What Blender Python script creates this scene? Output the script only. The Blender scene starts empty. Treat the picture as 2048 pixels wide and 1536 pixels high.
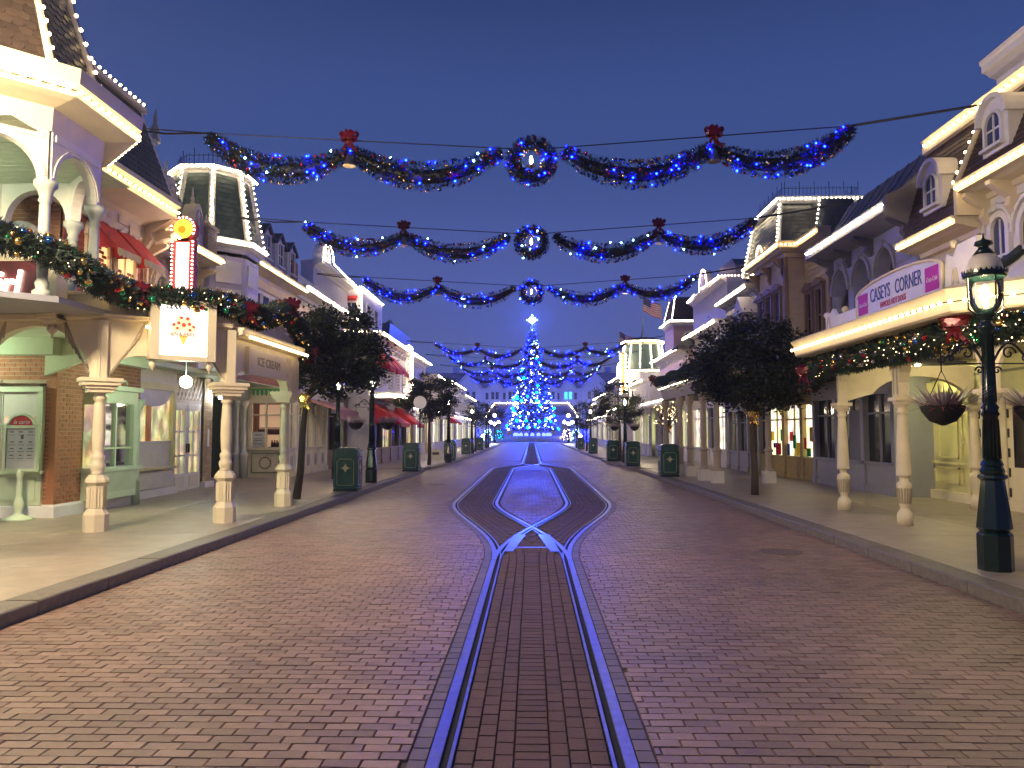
import bpy, math, random
from mathutils import Matrix, Vector
R = random.Random(7)
sc = bpy.context.scene
COL = sc.collection
PI = math.pi
# ---------------------------------------------------------------- camera
cam = bpy.data.cameras.new('camera'); co = bpy.data.objects.new('camera', cam); COL.objects.link(co)
cam.sensor_width = 36.0; cam.lens = 36.0 * 1538 / 2048; cam.clip_start = .05; cam.clip_end = 3000
co.location = (0, 0, 1.7)
co.rotation_euler = (math.radians(90 + 3.609), 0, math.radians(1.4555))
sc.camera = co
# ---------------------------------------------------------------- dusk sky, no sun above the horizon
wd = bpy.data.worlds.new('World'); sc.world = wd; wd.use_nodes = True
nt = wd.node_tree; nt.nodes.clear()
def N(nt, t, **k):
    n = nt.nodes.new(t)
    for a, b in k.items():
        if a in n.inputs.keys(): n.inputs[a].default_value = b
        else: setattr(n, a, b)
    return n
L_ = lambda nt, a, b: nt.links.new(a, b)
tc = N(nt, 'ShaderNodeTexCoord'); sep = N(nt, 'ShaderNodeSeparateXYZ'); L_(nt, tc.outputs['Generated'], sep.inputs[0])
rp = N(nt, 'ShaderNodeValToRGB'); L_(nt, sep.outputs['Z'], rp.inputs[0])
cr = rp.color_ramp; cr.interpolation = 'EASE'
cr.elements[0].position = 0.0; cr.elements[0].color = (.108, .134, .335, 1)
cr.elements[1].position = .62; cr.elements[1].color = (.014, .034, .115, 1)
e = cr.elements.new(.18); e.color = (.080, .112, .345, 1)
e = cr.elements.new(.36); e.color = (.044, .080, .258, 1)
sky = N(nt, 'ShaderNodeTexSky', sky_type='NISHITA', sun_disc=False, sun_elevation=math.radians(-4), sun_rotation=math.radians(200), altitude=50)
sm = N(nt, 'ShaderNodeVectorMath', operation='SCALE'); L_(nt, sky.outputs[0], sm.inputs[0]); sm.inputs['Scale'].default_value = .02
am = N(nt, 'ShaderNodeVectorMath', operation='ADD'); L_(nt, sm.outputs[0], am.inputs[0]); L_(nt, rp.outputs[0], am.inputs[1])
bg = N(nt, 'ShaderNodeBackground', Strength=.80); L_(nt, am.outputs[0], bg.inputs[0])
wo = N(nt, 'ShaderNodeOutputWorld'); L_(nt, bg.outputs[0], wo.inputs[0])
vs = sc.view_settings; vs.view_transform = 'Standard'; vs.look = 'None'; vs.gamma = 1; vs.exposure = .3; vs.use_curve_mapping = False
cy = sc.cycles
cy.use_denoising = True; cy.max_bounces = 5; cy.diffuse_bounces = 2; cy.glossy_bounces = 2; cy.transmission_bounces = 6
cy.sample_clamp_indirect = 4; cy.sample_clamp_direct = 0; cy.use_light_tree = True; cy.caustics_reflective = False; cy.caustics_refractive = False
# ---------------------------------------------------------------- materials
MATS = {}
def mat(name, col, rough=.6, metal=0., var=.08, scale=6., bump=.0, emit=0., ecol=None, rnd=0., spec=.5, bscale=None, dirt=0.):
    """procedural material: colour noise, per-piece tint (island + object random), fine relief"""
    m = bpy.data.materials.new(name); MATS[name] = m; m.use_nodes = True
    t = m.node_tree; b = t.nodes['Principled BSDF']
    b.inputs['Roughness'].default_value = rough; b.inputs['Metallic'].default_value = metal
    b.inputs['Specular IOR Level'].default_value = spec
    c = list(col) + [1]
    if emit:
        b.inputs['Base Color'].default_value = c
        b.inputs['Emission Color'].default_value = list(ecol or col) + [1]; b.inputs['Emission Strength'].default_value = emit
        return m
    co_ = N(t, 'ShaderNodeTexCoord'); nz = N(t, 'ShaderNodeTexNoise', Scale=scale, Detail=4.0, Roughness=.6)
    L_(t, co_.outputs['Object'], nz.inputs['Vector'])
    mr = N(t, 'ShaderNodeMapRange'); L_(t, nz.outputs['Fac'], mr.inputs['Value'])
    mr.inputs['From Min'].default_value = .3; mr.inputs['From Max'].default_value = .7
    mr.inputs['To Min'].default_value = 1 - var; mr.inputs['To Max'].default_value = 1 + var
    fac = mr.outputs[0]
    if rnd:
        g = N(t, 'ShaderNodeNewGeometry'); oi = N(t, 'ShaderNodeObjectInfo')
        ad = N(t, 'ShaderNodeMath', operation='ADD'); L_(t, g.outputs['Random Per Island'], ad.inputs[0]); L_(t, oi.outputs['Random'], ad.inputs[1])
        fr = N(t, 'ShaderNodeMath', operation='FRACT'); L_(t, ad.outputs[0], fr.inputs[0])
        m2 = N(t, 'ShaderNodeMapRange'); L_(t, fr.outputs[0], m2.inputs['Value'])
        m2.inputs['To Min'].default_value = 1 - rnd; m2.inputs['To Max'].default_value = 1 + rnd
        mm = N(t, 'ShaderNodeMath', operation='MULTIPLY'); L_(t, fac, mm.inputs[0]); L_(t, m2.outputs[0], mm.inputs[1]); fac = mm.outputs[0]
    if dirt:
        n3 = N(t, 'ShaderNodeTexNoise', Scale=.55, Detail=6.0); L_(t, co_.outputs['Object'], n3.inputs['Vector'])
        m3 = N(t, 'ShaderNodeMapRange'); L_(t, n3.outputs['Fac'], m3.inputs['Value'])
        m3.inputs['From Min'].default_value = .35; m3.inputs['From Max'].default_value = .65
        m3.inputs['To Min'].default_value = 1 - dirt; m3.inputs['To Max'].default_value = 1 + dirt * .4
        m4 = N(t, 'ShaderNodeMath', operation='MULTIPLY'); L_(t, fac, m4.inputs[0]); L_(t, m3.outputs[0], m4.inputs[1]); fac = m4.outputs[0]
        rr = N(t, 'ShaderNodeMapRange'); L_(t, n3.outputs['Fac'], rr.inputs['Value'])
        rr.inputs['From Min'].default_value = .3; rr.inputs['From Max'].default_value = .7
        rr.inputs['To Min'].default_value = max(.05, rough - .05); rr.inputs['To Max'].default_value = min(1, rough + .07)
        L_(t, rr.outputs[0], b.inputs['Roughness'])
    vm = N(t, 'ShaderNodeVectorMath', operation='SCALE'); vm.inputs[0].default_value = col; L_(t, fac, vm.inputs['Scale'])
    L_(t, vm.outputs[0], b.inputs['Base Color'])
    if bump:
        bn = N(t, 'ShaderNodeTexNoise', Scale=bscale or scale * 8, Detail=3.0); L_(t, co_.outputs['Object'], bn.inputs['Vector'])
        bp = N(t, 'ShaderNodeBump', Strength=bump, Distance=.01); L_(t, bn.outputs['Fac'], bp.inputs['Height']); L_(t, bp.outputs[0], b.inputs['Normal'])
    return m
def paint(name, col, **k):
    k.setdefault('rough', .5); k.setdefault('var', .07); k.setdefault('scale', 3.); k.setdefault('bump', .08); k.setdefault('bscale', 60)
    return mat(name, col, **k)
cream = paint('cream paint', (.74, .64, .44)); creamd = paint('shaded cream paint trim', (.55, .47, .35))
white = paint('white paint', (.80, .77, .73)); offw = paint('off white paint', (.70, .65, .57))
mint = paint('mint green paint', (.60, .69, .48)); lilac = paint('pale lilac paint', (.58, .55, .66))
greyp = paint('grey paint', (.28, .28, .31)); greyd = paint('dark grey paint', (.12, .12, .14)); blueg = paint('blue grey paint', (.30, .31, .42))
yellow = paint('pale yellow paint', (.68, .62, .30)); tan = paint('tan paint', (.42, .34, .25)); brownp = paint('brown paint', (.16, .10, .07))
pink = paint('pink paint', (.60, .38, .34)); purple = paint('purple brown paint', (.22, .17, .20)); redp = paint('red paint', (.50, .03, .03))
greenp = paint('dark green gloss paint', (.004, .017, .015), rough=.2); canp = paint('bottle green paint', (.012, .068, .058), rough=.3)
canp2 = paint('bin panel green paint', (.016, .078, .055), rough=.26)
clapgreen = paint('dark green clapboard paint', (.03, .06, .045)); iron = mat('black wrought iron', (.012, .013, .016), .45, .3)
brickb = mat('orange brown brick', (.36, .15, .075), .8, rnd=.18, var=.15, scale=30, bump=.3); brickr = mat('red painted brick', (.42, .10, .07), .7, rnd=.12, var=.1, scale=25, bump=.25)
brickd = mat('dark red brick', (.20, .075, .06), .8, rnd=.2, bump=.2); brickt = mat('tan brick', (.40, .31, .19), .8, rnd=.15, bump=.2)
mortar = mat('light mortar', (.45, .36, .28), .9, bump=.3); mortard = mat('brown mortar', (.22, .11, .08), .9)
slate = mat('dark slate', (.05, .055, .06), .45, rnd=.35, var=.2, bump=.2); slateg = mat('green slate', (.05, .085, .08), .5, rnd=.3, bump=.2)
shingle = mat('brown roof shingle', (.075, .048, .034), .6, rnd=.3, bump=.2); roofblue = mat('standing seam metal roof', (.13, .13, .20), .4, .3)
awnred = mat('red awning canvas', (.55, .022, .03), .75, var=.06, scale=20); awnwhite = mat('white awning canvas', (.62, .60, .56), .8); awndark = mat('black awning canvas', (.02, .025, .03), .8)
awnor = mat('cream valance canvas', (.72, .55, .28), .8); awnpk = mat('faded pink canvas', (.45, .2, .2), .8)
steel = mat('worn tram rail steel', (.42, .43, .50), .33, .9, var=.15, scale=12, dirt=.15); black = mat('groove shade black', (.004, .004, .006), .9)
paverL = mat('clay paver', (.235, .150, .112), .41, rnd=.26, var=.16, scale=22, bump=.5, bscale=160, dirt=.26)
paverC = mat('brown track paver', (.095, .052, .044), .72, rnd=.16, var=.12, scale=22, bump=.4, bscale=160, dirt=.12)
joint = mat('dark sanded joint', (.06, .045, .04), .9); walk = mat('washed concrete slab', (.36, .30, .225), .36, var=.17, scale=3, bump=.35, bscale=240, dirt=.2)
kerbm = mat('granite kerb', (.17, .145, .115), .55, var=.22, scale=14, bump=.4, bscale=120, dirt=.2); groundm = mat('asphalt', (.05, .05, .055), .8)
bark = mat('tree bark', (.06, .042, .03), .85, bump=.6, bscale=40); leaf = mat('dark evergreen leaf', (.013, .024, .012), .55, rnd=.55, var=.3, scale=3)
fir = mat('fir needle', (.008, .022, .014), .6, rnd=.5); firb = mat('blue lit fir', (.004, .008, .009), .6, rnd=.5)
twig = mat('bare twig', (.10, .075, .06), .8); heather = mat('white heather', (.45, .40, .42), .7, rnd=.3); berry = mat('crimson foliage', (.20, .02, .035), .6, rnd=.3)
gold = mat('gold metal', (.85, .55, .14), .25, 1.); silver = mat('silver bauble', (.75, .75, .78), .12, 1.); bluem = mat('blue bauble', (.03, .12, .45), .12, .9)
redm = mat('red bauble', (.55, .02, .03), .15, .8); greenm = mat('green bauble', (.02, .28, .12), .15, .8); ribbon = mat('red foil ribbon', (.11, .003, .007), .25, .3)
bronze = mat('bell bronze', (.55, .42, .28), .3, 1.)
pane = mat('dark window glass', (.012, .014, .02), .08, 0, var=.2, scale=2, spec=.8); paneblue = mat('sky mirroring glass', (.05, .06, .11), .12, 0, spec=.9)
lit = lambda n, c, s: mat(n, c, .5, emit=s)
bulbm = lit('warm bulb', (1., .71, .31), 27.); bulbc = lit('white bulb', (1., .80, .50), 82.); bulbp = lit('pink white bulb', (1., .66, .48), 36.); fairy = lit('fairy light', (1., .72, .35), 9.); ledx = lit('tree blue led', (.0012, .005, 1.), 150.)
ledb = lit('blue led', (.0004, .0018, 1.), 560.); ledw = lit('cool white led', (.25, .55, 1.), 40.); ledt = lit('teal led', (0., .62, .85), 9.); ledd = lit('deep blue flood', (.008, .012, 1.), 60.)
globem = lit('milk glass globe', (.80, 1., .70), 170.); lampm = lit('gas lamp flame', (1., .74, .42), 600.); plazam = lit('added plaza globe', (1., .80, .54), 500.); lampw = lit('white lamp', (.95, .97, 1.), 60.)
signw = lit('backlit sign face', (1., .93, .80), 3.4); neon = lit('neon letter', (1., .90, .66), 16.); pinklit = lit('pink lit panel', (1., .62, .55), 3.)
yellit = lit('yellow lit disc', (1., .70, .05), 1.6); star = lit('star light', (.8, .9, 1.), 14.)
def litpane(name, c, s):
    """a lit room seen through glass: uneven warm glow with dark furnishings"""
    m = lit(name, c, s); t = m.node_tree; b = t.nodes['Principled BSDF']; b.inputs['Roughness'].default_value = .1; b.inputs['Base Color'].default_value = (.04, .035, .03, 1)
    q = N(t, 'ShaderNodeTexCoord'); mp = N(t, 'ShaderNodeMapping'); mp.inputs['Scale'].default_value = (2.2, 2.2, 1.3); L_(t, q.outputs['Object'], mp.inputs['Vector'])
    n1 = N(t, 'ShaderNodeTexNoise', Scale=1.6, Detail=3.0); v1 = N(t, 'ShaderNodeTexVoronoi', Scale=2.6, distance='CHEBYCHEV'); L_(t, mp.outputs[0], n1.inputs['Vector']); L_(t, mp.outputs[0], v1.inputs['Vector'])
    r1 = N(t, 'ShaderNodeMapRange'); L_(t, n1.outputs['Fac'], r1.inputs['Value']); r1.inputs['From Min'].default_value = .35; r1.inputs['From Max'].default_value = .65; r1.inputs['To Min'].default_value = .45; r1.inputs['To Max'].default_value = 1.25
    mx = N(t, 'ShaderNodeMixRGB', blend_type='MULTIPLY'); mx.inputs[0].default_value = .38; mx.inputs[1].default_value = (*c, 1); L_(t, v1.outputs['Color'], mx.inputs[2]); L_(t, mx.outputs[0], b.inputs['Emission Color'])
    mu = N(t, 'ShaderNodeMath', operation='MULTIPLY'); mu.inputs[1].default_value = s; L_(t, r1.outputs[0], mu.inputs[0]); L_(t, mu.outputs[0], b.inputs['Emission Strength']); return m
winY = litpane('lit room yellow', (1., .80, .42), .75); winW = litpane('lit shop white', (1., .90, .70), 1.6); winG = lit('lit door yellow green', (.80, .82, .40), .55); winP = litpane('dim lit pane', (.8, .65, .4), .12); winT = lit('teal lit pane', (.1, .8, .9), 1.2)
magenta = mat('magenta sign paint', (.42, .012, .25), .5); navy = mat('navy sign paint', (.03, .05, .24), .5); crims = mat('crimson sign paint', (.42, .02, .09), .5); signwhite = mat('white sign paint', (.62, .60, .70), .5)
goldp = mat('pale gold line', (.55, .50, .28), .5); paper = mat('printed paper', (.48, .47, .47), .6, var=.05); inkm = mat('grey print', (.09, .09, .09), .7); olive = mat('olive line paint', (.26, .23, .12), .5)
orange = mat('orange paint', (.8, .28, .05), .5); maroon = mat('maroon paint', (.10, .015, .02), .4); greenlit = mat('green fretwork paint', (.08, .34, .12), .5)
glass = bpy.data.materials.new('clear glass'); glass.use_nodes = True
_t = glass.node_tree; _t.nodes.clear(); _o = N(_t, 'ShaderNodeOutputMaterial'); _m = N(_t, 'ShaderNodeMixShader'); _a = N(_t, 'ShaderNodeBsdfTransparent'); _b = N(_t, 'ShaderNodeBsdfGlossy', Roughness=.04)
_f = N(_t, 'ShaderNodeFresnel', IOR=1.45); _k = N(_t, 'ShaderNodeMath', operation='ADD'); _k.inputs[1].default_value = .04; L_(_t, _f.outputs[0], _k.inputs[0])
L_(_t, _k.outputs[0], _m.inputs[0]); L_(_t, _a.outputs[0], _m.inputs[1]); L_(_t, _b.outputs[0], _m.inputs[2]); L_(_t, _m.outputs[0], _o.inputs[0])
# ---------------------------------------------------------------- mesh helpers
ID = lambda a, b, c: (a, b, c)
class G:
    def __init__(s): s.v = []; s.f = []; s.s = []; s.m = []; s.k = 0
    def add(s, vs, fs, smooth=False):
        n = len(s.v); s.v += vs
        for f in fs: s.f.append(tuple(i + n for i in f)); s.s.append(smooth); s.m.append(s.k)
        return s
    def box(s, a0, a1, b0, b1, c0, c1, f=ID):
        return s.add([f(a, b, c) for c in (c0, c1) for b in (b0, b1) for a in (a0, a1)], [(0, 2, 3, 1), (4, 5, 7, 6), (0, 1, 5, 4), (2, 6, 7, 3), (0, 4, 6, 2), (1, 3, 7, 5)])
    def prism(s, poly, d0, d1, f=ID):
        """polygon in (a, c) extruded along b from d0 to d1"""
        n = len(poly)
        vs = [f(a, d0, c) for a, c in poly] + [f(a, d1, c) for a, c in poly]
        return s.add(vs, [tuple(range(n)), tuple(range(2 * n - 1, n - 1, -1))] + [(i, i + n, (i + 1) % n + n, (i + 1) % n) for i in range(n)])
    def quad(s, *p): return s.add(list(p), [tuple(range(len(p)))])
    def lathe(s, prof, c, n=12, smooth=True, sq=None, rot=0):
        vs = []
        for r, z in prof:
            for k in range(n):
                a = 2 * PI * (k + .5) / n + rot; q = sq[k % len(sq)] if sq else 1
                vs.append((c[0] + r * q * math.cos(a), c[1] + r * q * math.sin(a), c[2] + z))
        fs = [(i * n + k, i * n + (k + 1) % n, (i + 1) * n + (k + 1) % n, (i + 1) * n + k) for i in range(len(prof) - 1) for k in range(n)]
        s.add(vs, fs, smooth)
        s.f.append(tuple(len(s.v) - n + k for k in range(n))); s.s.append(False); s.m.append(s.k)
        s.f.append(tuple(len(s.v) - len(vs) + n - 1 - k for k in range(n))); s.s.append(False); s.m.append(s.k)
        return s
    def tube(s, path, r, n=6, closed=False, smooth=True):
        P = [Vector(p) for p in path]; m = len(P); vs = []
        up = None
        for i, p in enumerate(P):
            t = (P[(i + 1) % m] - P[i - 1]) if closed else (P[min(i + 1, m - 1)] - P[max(i - 1, 0)])
            t.normalize()
            if up is None: up = Vector((0, 0, 1)) if abs(t.z) < .9 else Vector((1, 0, 0))
            a = t.cross(up); a.normalize(); b = a.cross(t); up = b
            rr = r[i] if isinstance(r, (list, tuple)) else r
            for k in range(n):
                w = 2 * PI * k / n; q = p + a * (rr * math.cos(w)) + b * (rr * math.sin(w)); vs.append(tuple(q))
        M = m if closed else m - 1
        fs = [(i * n + k, ((i + 1) % m) * n + k, ((i + 1) % m) * n + (k + 1) % n, i * n + (k + 1) % n) for i in range(M) for k in range(n)]
        if not closed: fs += [tuple(range(n)), tuple(range((m - 1) * n, m * n))]
        return s.add(vs, fs, smooth)
    def sweep(s, path, prof, closed=False, side=1, cap=True):
        """horizontal polyline path of (x, y); profile of (out, z); out to the right of travel when side = 1; mitred"""
        m = len(path); k = len(prof); vs = []
        for i in range(m):
            p = Vector(path[i][:2])
            a = Vector(path[i - 1][:2]) if (closed or i > 0) else None
            b = Vector(path[(i + 1) % m][:2]) if (closed or i < m - 1) else None
            d1 = (p - a).normalized() if a is not None else None; d2 = (b - p).normalized() if b is not None else None
            d1 = d1 or d2; d2 = d2 or d1
            n1 = Vector((d1.y, -d1.x)) * side; n2 = Vector((d2.y, -d2.x)) * side
            nn = n1 + n2; nn.normalize(); nn /= max(.3, nn.dot(n1))
            for o, z in prof: vs.append((p.x + nn.x * o, p.y + nn.y * o, z))
        M = m if closed else m - 1
        fs = [(i * k + j, ((i + 1) % m) * k + j, ((i + 1) % m) * k + (j + 1) % k, i * k + (j + 1) % k) for i in range(M) for j in range(k)]
        if cap and not closed: fs += [tuple(range(k)), tuple(range(m * k - 1, m * k - k - 1, -1))]
        return s.add(vs, fs)
    def ball(s, c, r, n=8, m=5, sq=1.):
        return s.lathe([(max(.001, r * math.sin(PI * i / m)), -r * sq * math.cos(PI * i / m)) for i in range(m + 1)], c, n)
    def octa(s, c, r):
        x, y, z = c
        return s.add([(x + r, y, z), (x - r, y, z), (x, y + r, z), (x, y - r, z), (x, y, z + r), (x, y, z - r)], [(0, 2, 4), (2, 1, 4), (1, 3, 4), (3, 0, 4), (2, 0, 5), (1, 2, 5), (3, 1, 5), (0, 3, 5)], True)
def mesh(name, g, mats, org=(0, 0, 0)):
    me = bpy.data.meshes.new(name); ox, oy, oz = org
    me.from_pydata([(x - ox, y - oy, z - oz) for x, y, z in g.v], [], g.f)
    for m in (mats if isinstance(mats, (list, tuple)) else [mats]): me.materials.append(m)
    me.polygons.foreach_set('use_smooth', g.s)
    if any(g.m): me.polygons.foreach_set('material_index', g.m)
    me.update(); return me
ORG = {}
def link(name, data, parent=None, org=None):
    o = bpy.data.objects.new(name, data); COL.objects.link(o)
    if parent is not None: o.parent = parent; ORG[o.name] = ORG[parent.name]
    else: o.location = org or (0, 0, 0); ORG[o.name] = tuple(org or (0, 0, 0))
    return o
def tag(o, label=None, cat=None, group=None, kind=None):
    if label: o['label'] = label
    if cat: o['category'] = cat
    if group: o['group'] = group
    if kind: o['kind'] = kind
    return o
def thing(name, label, cat, loc=(0, 0, 0), group=None): return tag(link(name, None, None, loc), label, cat, group)
def part(name, g, m, parent, label=None, kind=None):
    return tag(link(name, mesh(name, g, m, ORG[parent.name]), parent), label, None, None, kind)
def single(name, g, m, label, cat, org=(0, 0, 0), group=None, kind=None):
    return tag(link(name, mesh(name, g, m, org), None, org), label, cat, group, kind)
def struct(name, g, m, org=(0, 0, 0)): return tag(link(name, mesh(name, g, m, org), None, org), kind='structure')
def inst(name, me, parent, w, rot=None, scale=None):
    o = bpy.data.objects.new(name, me); COL.objects.link(o); o.parent = parent; a = ORG[parent.name]
    o.location = (w[0] - a[0], w[1] - a[1], w[2] - a[2])
    if rot is not None: o.rotation_euler = rot
    if scale is not None: o.scale = scale
    ORG[o.name] = tuple(w); return o
def copy_tree(o, loc, parent=None, rz=None):
    c = o.copy(); COL.objects.link(c)
    if parent is None:
        c.location = loc; ORG[c.name] = tuple(loc)
        if rz is not None: c.rotation_euler.z = rz
    else: c.parent = parent; ORG[c.name] = ORG[parent.name]
    for ch in list(o.children): copy_tree(ch, None, c)
    return c
class Fr:
    """a facade frame: u along the wall, d outward, z up"""
    def __init__(s, o, dr, nm): s.o = o; s.dr = dr; s.nm = nm
    def __call__(s, u, d, z): return (s.o[0] + s.dr[0] * u + s.nm[0] * d, s.o[1] + s.dr[1] * u + s.nm[1] * d, z)
def FL(x, y0): return Fr((-x, y0), (0, 1), (1, 0))
def FR(x, y0): return Fr((x, y0), (0, 1), (-1, 0))
def between(a, b, side=1):
    d = Vector((b[0] - a[0], b[1] - a[1])); l = d.length; d /= l
    return Fr(a, (d.x, d.y), (d.y * side, -d.x * side)), l
def text(s, parent, F, u, d, z, size, m, xs=1., ex=.006, align='CENTER', name='lettering', rotz=0, shear=0., ls=1.):
    c = bpy.data.curves.new(name, 'FONT'); c.body = s; c.size = size; c.align_x = align; c.extrude = ex; c.shear = shear; c.space_line = ls; c.resolution_u = 3
    c.materials.append(m)
    tmp = bpy.data.objects.new(name, c); COL.objects.link(tmp); dg = bpy.context.evaluated_depsgraph_get()
    me = bpy.data.meshes.new_from_object(tmp.evaluated_get(dg)); bpy.data.objects.remove(tmp); bpy.data.curves.remove(c)
    o = bpy.data.objects.new(name, me); COL.objects.link(o); o.parent = parent
    n = Vector((F.nm[0], F.nm[1], 0)); up = Vector((0, 0, 1)); r = -n.cross(up); p = Vector(F(u, d, z)) - Vector(ORG[parent.name])
    mt = Matrix((( r.x, up.x, n.x, p.x), (r.y, up.y, n.y, p.y), (r.z, up.z, n.z, p.z), (0, 0, 0, 1)))
    o.matrix_local = mt @ Matrix.Rotation(rotz, 4, 'Z') @ Matrix.Diagonal((xs, 1, 1, 1)); ORG[o.name] = tuple(F(u, d, z))
    return o
# shared small pieces
def _ico(n, r, m, sub=1):
    import bmesh
    b = bmesh.new(); bmesh.ops.create_icosphere(b, subdivisions=sub, radius=r); me = bpy.data.meshes.new(n); b.to_mesh(me); b.free()
    for p in me.polygons: p.use_smooth = True
    me.materials.append(m); return me
BULBE = _ico('bulb', .03, lit('eave bulb', (1., .74, .36), 11.), 2); BULB = _ico('bulb', .03, bulbm, 2); BULBC = _ico('bulb', .03, bulbc, 2)
BAUB = [_ico('bauble', .06, m, 2) for m in (gold, redm, greenm, bluem, gold, silver)]
def pts(path, step):
    """points every step along a 3D polyline"""
    out = []; rest = step * .5
    for a, b in zip(path, path[1:]):
        a = Vector(a); b = Vector(b); l = (b - a).length; t = rest
        while t < l: out.append(tuple(a + (b - a) * (t / l))); t += step
        rest = t - l
    return out
def string(parent, path, step=.18, single_=True, m=None, me=None, r=.03, name='light_string'):
    g = G().tube(path, .008, 4)
    if single_:
        w = part(name, g, iron, parent)
        for p in pts(path, step): inst('bulb', me or BULB, w, p)
    else:
        w = part(name, g, iron, parent); h = G()
        for p in pts(path, step): h.octa(p, r)
        part('bulb', h, m or bulbc, w, kind='stuff')
    return w
def offs(path, o, z, side=1):
    g = G().sweep(path, [(o, z)], side=side, cap=False); return g.v
# ---------------------------------------------------------------- ground, road, track
struct('ground', G().quad((-700, -500, -.06), (700, -500, -.06), (700, 900, -.06), (-700, 900, -.06)), groundm)
def sstep(t): t = min(1, max(0, t)); return t * t * (3 - 2 * t)
def trk(y): return 1.37 * (sstep((y - 10.4) / 8.8) if y < 28 else 1 - sstep((y - 36.0) / 6.8))
road = struct('road', G().quad((-6, -6, -.014), (6, -6, -.014), (6, 128, -.014), (-6, 128, -.014)), joint)
def pv(g, x0, x1, y0, y1, z=0., b=.0042, sh=0.):
    """one paver: worn top and four sloped sides; sh shears the far edge"""
    j = .0022; x0 += j; x1 -= j; y0 += j; y1 -= j
    if x1 - x0 < .03: return
    t = [R.uniform(-.0012, .0012) for _ in range(4)]
    g.add([(x0, y0, -.014), (x1, y0, -.014), (x1 + sh, y1, -.014), (x0 + sh, y1, -.014), (x0 + b, y0 + b, z + t[0]), (x1 - b, y0 + b, z + t[1]), (x1 - b + sh, y1 - b, z + t[2]), (x0 + b + sh, y1 - b, z + t[3])],
          [(4, 5, 6, 7), (0, 1, 5, 4), (1, 2, 6, 5), (2, 3, 7, 6), (3, 0, 4, 7)])
_pg = G(); pv(_pg, -.1, .1, -.05, .05); PAVER = mesh('paver', _pg, paverL)
KX = 4.62
gp = G(); y = 2.6; row = 0; npv = 0
while y < 46:
    ed = trk(y + .05) + .65; isl = trk(y + .05) - .60
    off = (row % 2) * .1 + R.uniform(-.018, .018) + .02
    x = -KX - .3 + off
    while x < KX:
        a, b = max(x, -KX), min(x + .2, KX); x += .2
        if b - a < .04: continue
        for lo, hi in ((-KX, -ed), (-isl, isl), (ed, KX)):
            if hi <= lo: continue
            p, q = max(a, lo), min(b, hi)
            if q - p < .035: continue
            if npv < 300 and q - p > .19 and 3.85 < y and abs((p + q) / 2) < .69 * y:
                inst('paver', PAVER, road, ((p + q) / 2, y + .05, R.uniform(-.002, .002)), rot=(R.uniform(-.012, .012), R.uniform(-.008, .008), R.uniform(-.012, .012))); npv += 1
            else: pv(gp, p, q, y, y + .1, R.uniform(-.0025, .0025))
    y += .1; row += 1
part('paver', gp, paverL, road, kind='stuff')
def fartile(name, x0, x1, y0, y1, m): return part(name, G().quad((x0, y0, -.004), (x1, y0, -.004), (x1, y1, -.004), (x0, y1, -.004)), m, road)
farm = mat('far clay paving', (.185, .118, .088), .48, var=.25, scale=5, bump=.5, bscale=30, dirt=.16)
fartile('far_paving', -6, -.66, 46, 128, farm); fartile('far_paving', .66, 6, 46, 128, farm)
fartile('edge_paving', -6, -KX, -6, 46, farm); fartile('edge_paving', KX, 6, -6, 46, farm); fartile('near_paving', -KX, KX, -6, 2.6, farm)
# track
track = thing('tram_track', 'steel tram rails set in brick road, splitting into a loop and rejoining', 'tram track', (0, 3, 0))
def rail(fn, y0, y1, side, z, lab=None):
    ys = [y0 + (y1 - y0) * i / max(2, int((y1 - y0) / .35)) for i in range(max(2, int((y1 - y0) / .35)) + 1)]
    path = [(fn(t), t) for t in ys]
    r = part('rail', G().sweep(path, [(.022, -.014), (.022, z), (.088, z), (.088, -.014)], side=side), steel, track)
    part('guard_strip', G().sweep(path, [(-.042, -.014), (-.042, z), (-.022, z), (-.022, -.014)], side=side), steel, r)
    part('groove', G().sweep(path, [(-.022, -.0125), (-.022, -.0105 + z * .3), (.022, -.0105 + z * .3), (.022, -.0125)], side=side), black, r)  # black strip stands for the darkness of a deep groove
for s in (-1, 1):
    rail(lambda t: s * .455, 1.5, 10.4, s, .004); rail(lambda t: s * .455, 42.8, 126, s, .004)
    rail(lambda t: -trk(t) + s * .455, 10.4, 42.8, s, .0035); rail(lambda t: trk(t) + s * .455, 10.4, 42.8, s, .006)
gt = G(); gi = []; cols = [-.405 + .1033 * i for i in range(4)] + [.095 + .1033 * i for i in range(4)]
_tg = G(); pv(_tg, -.0516, .0516, -.08, .08); TSIDE = mesh('paver', _tg, paverC); _tg = G(); pv(_tg, -.095, .095, -.049, .049); TMID = mesh('paver', _tg, paverC)
def okp(x, y):
    if y < 10.4 or y > 42.8: return True
    return all(abs(x - r) > .09 for r in (-trk(y) - .455, -trk(y) + .455, trk(y) - .455, trk(y) + .455))
nti = 0
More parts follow.
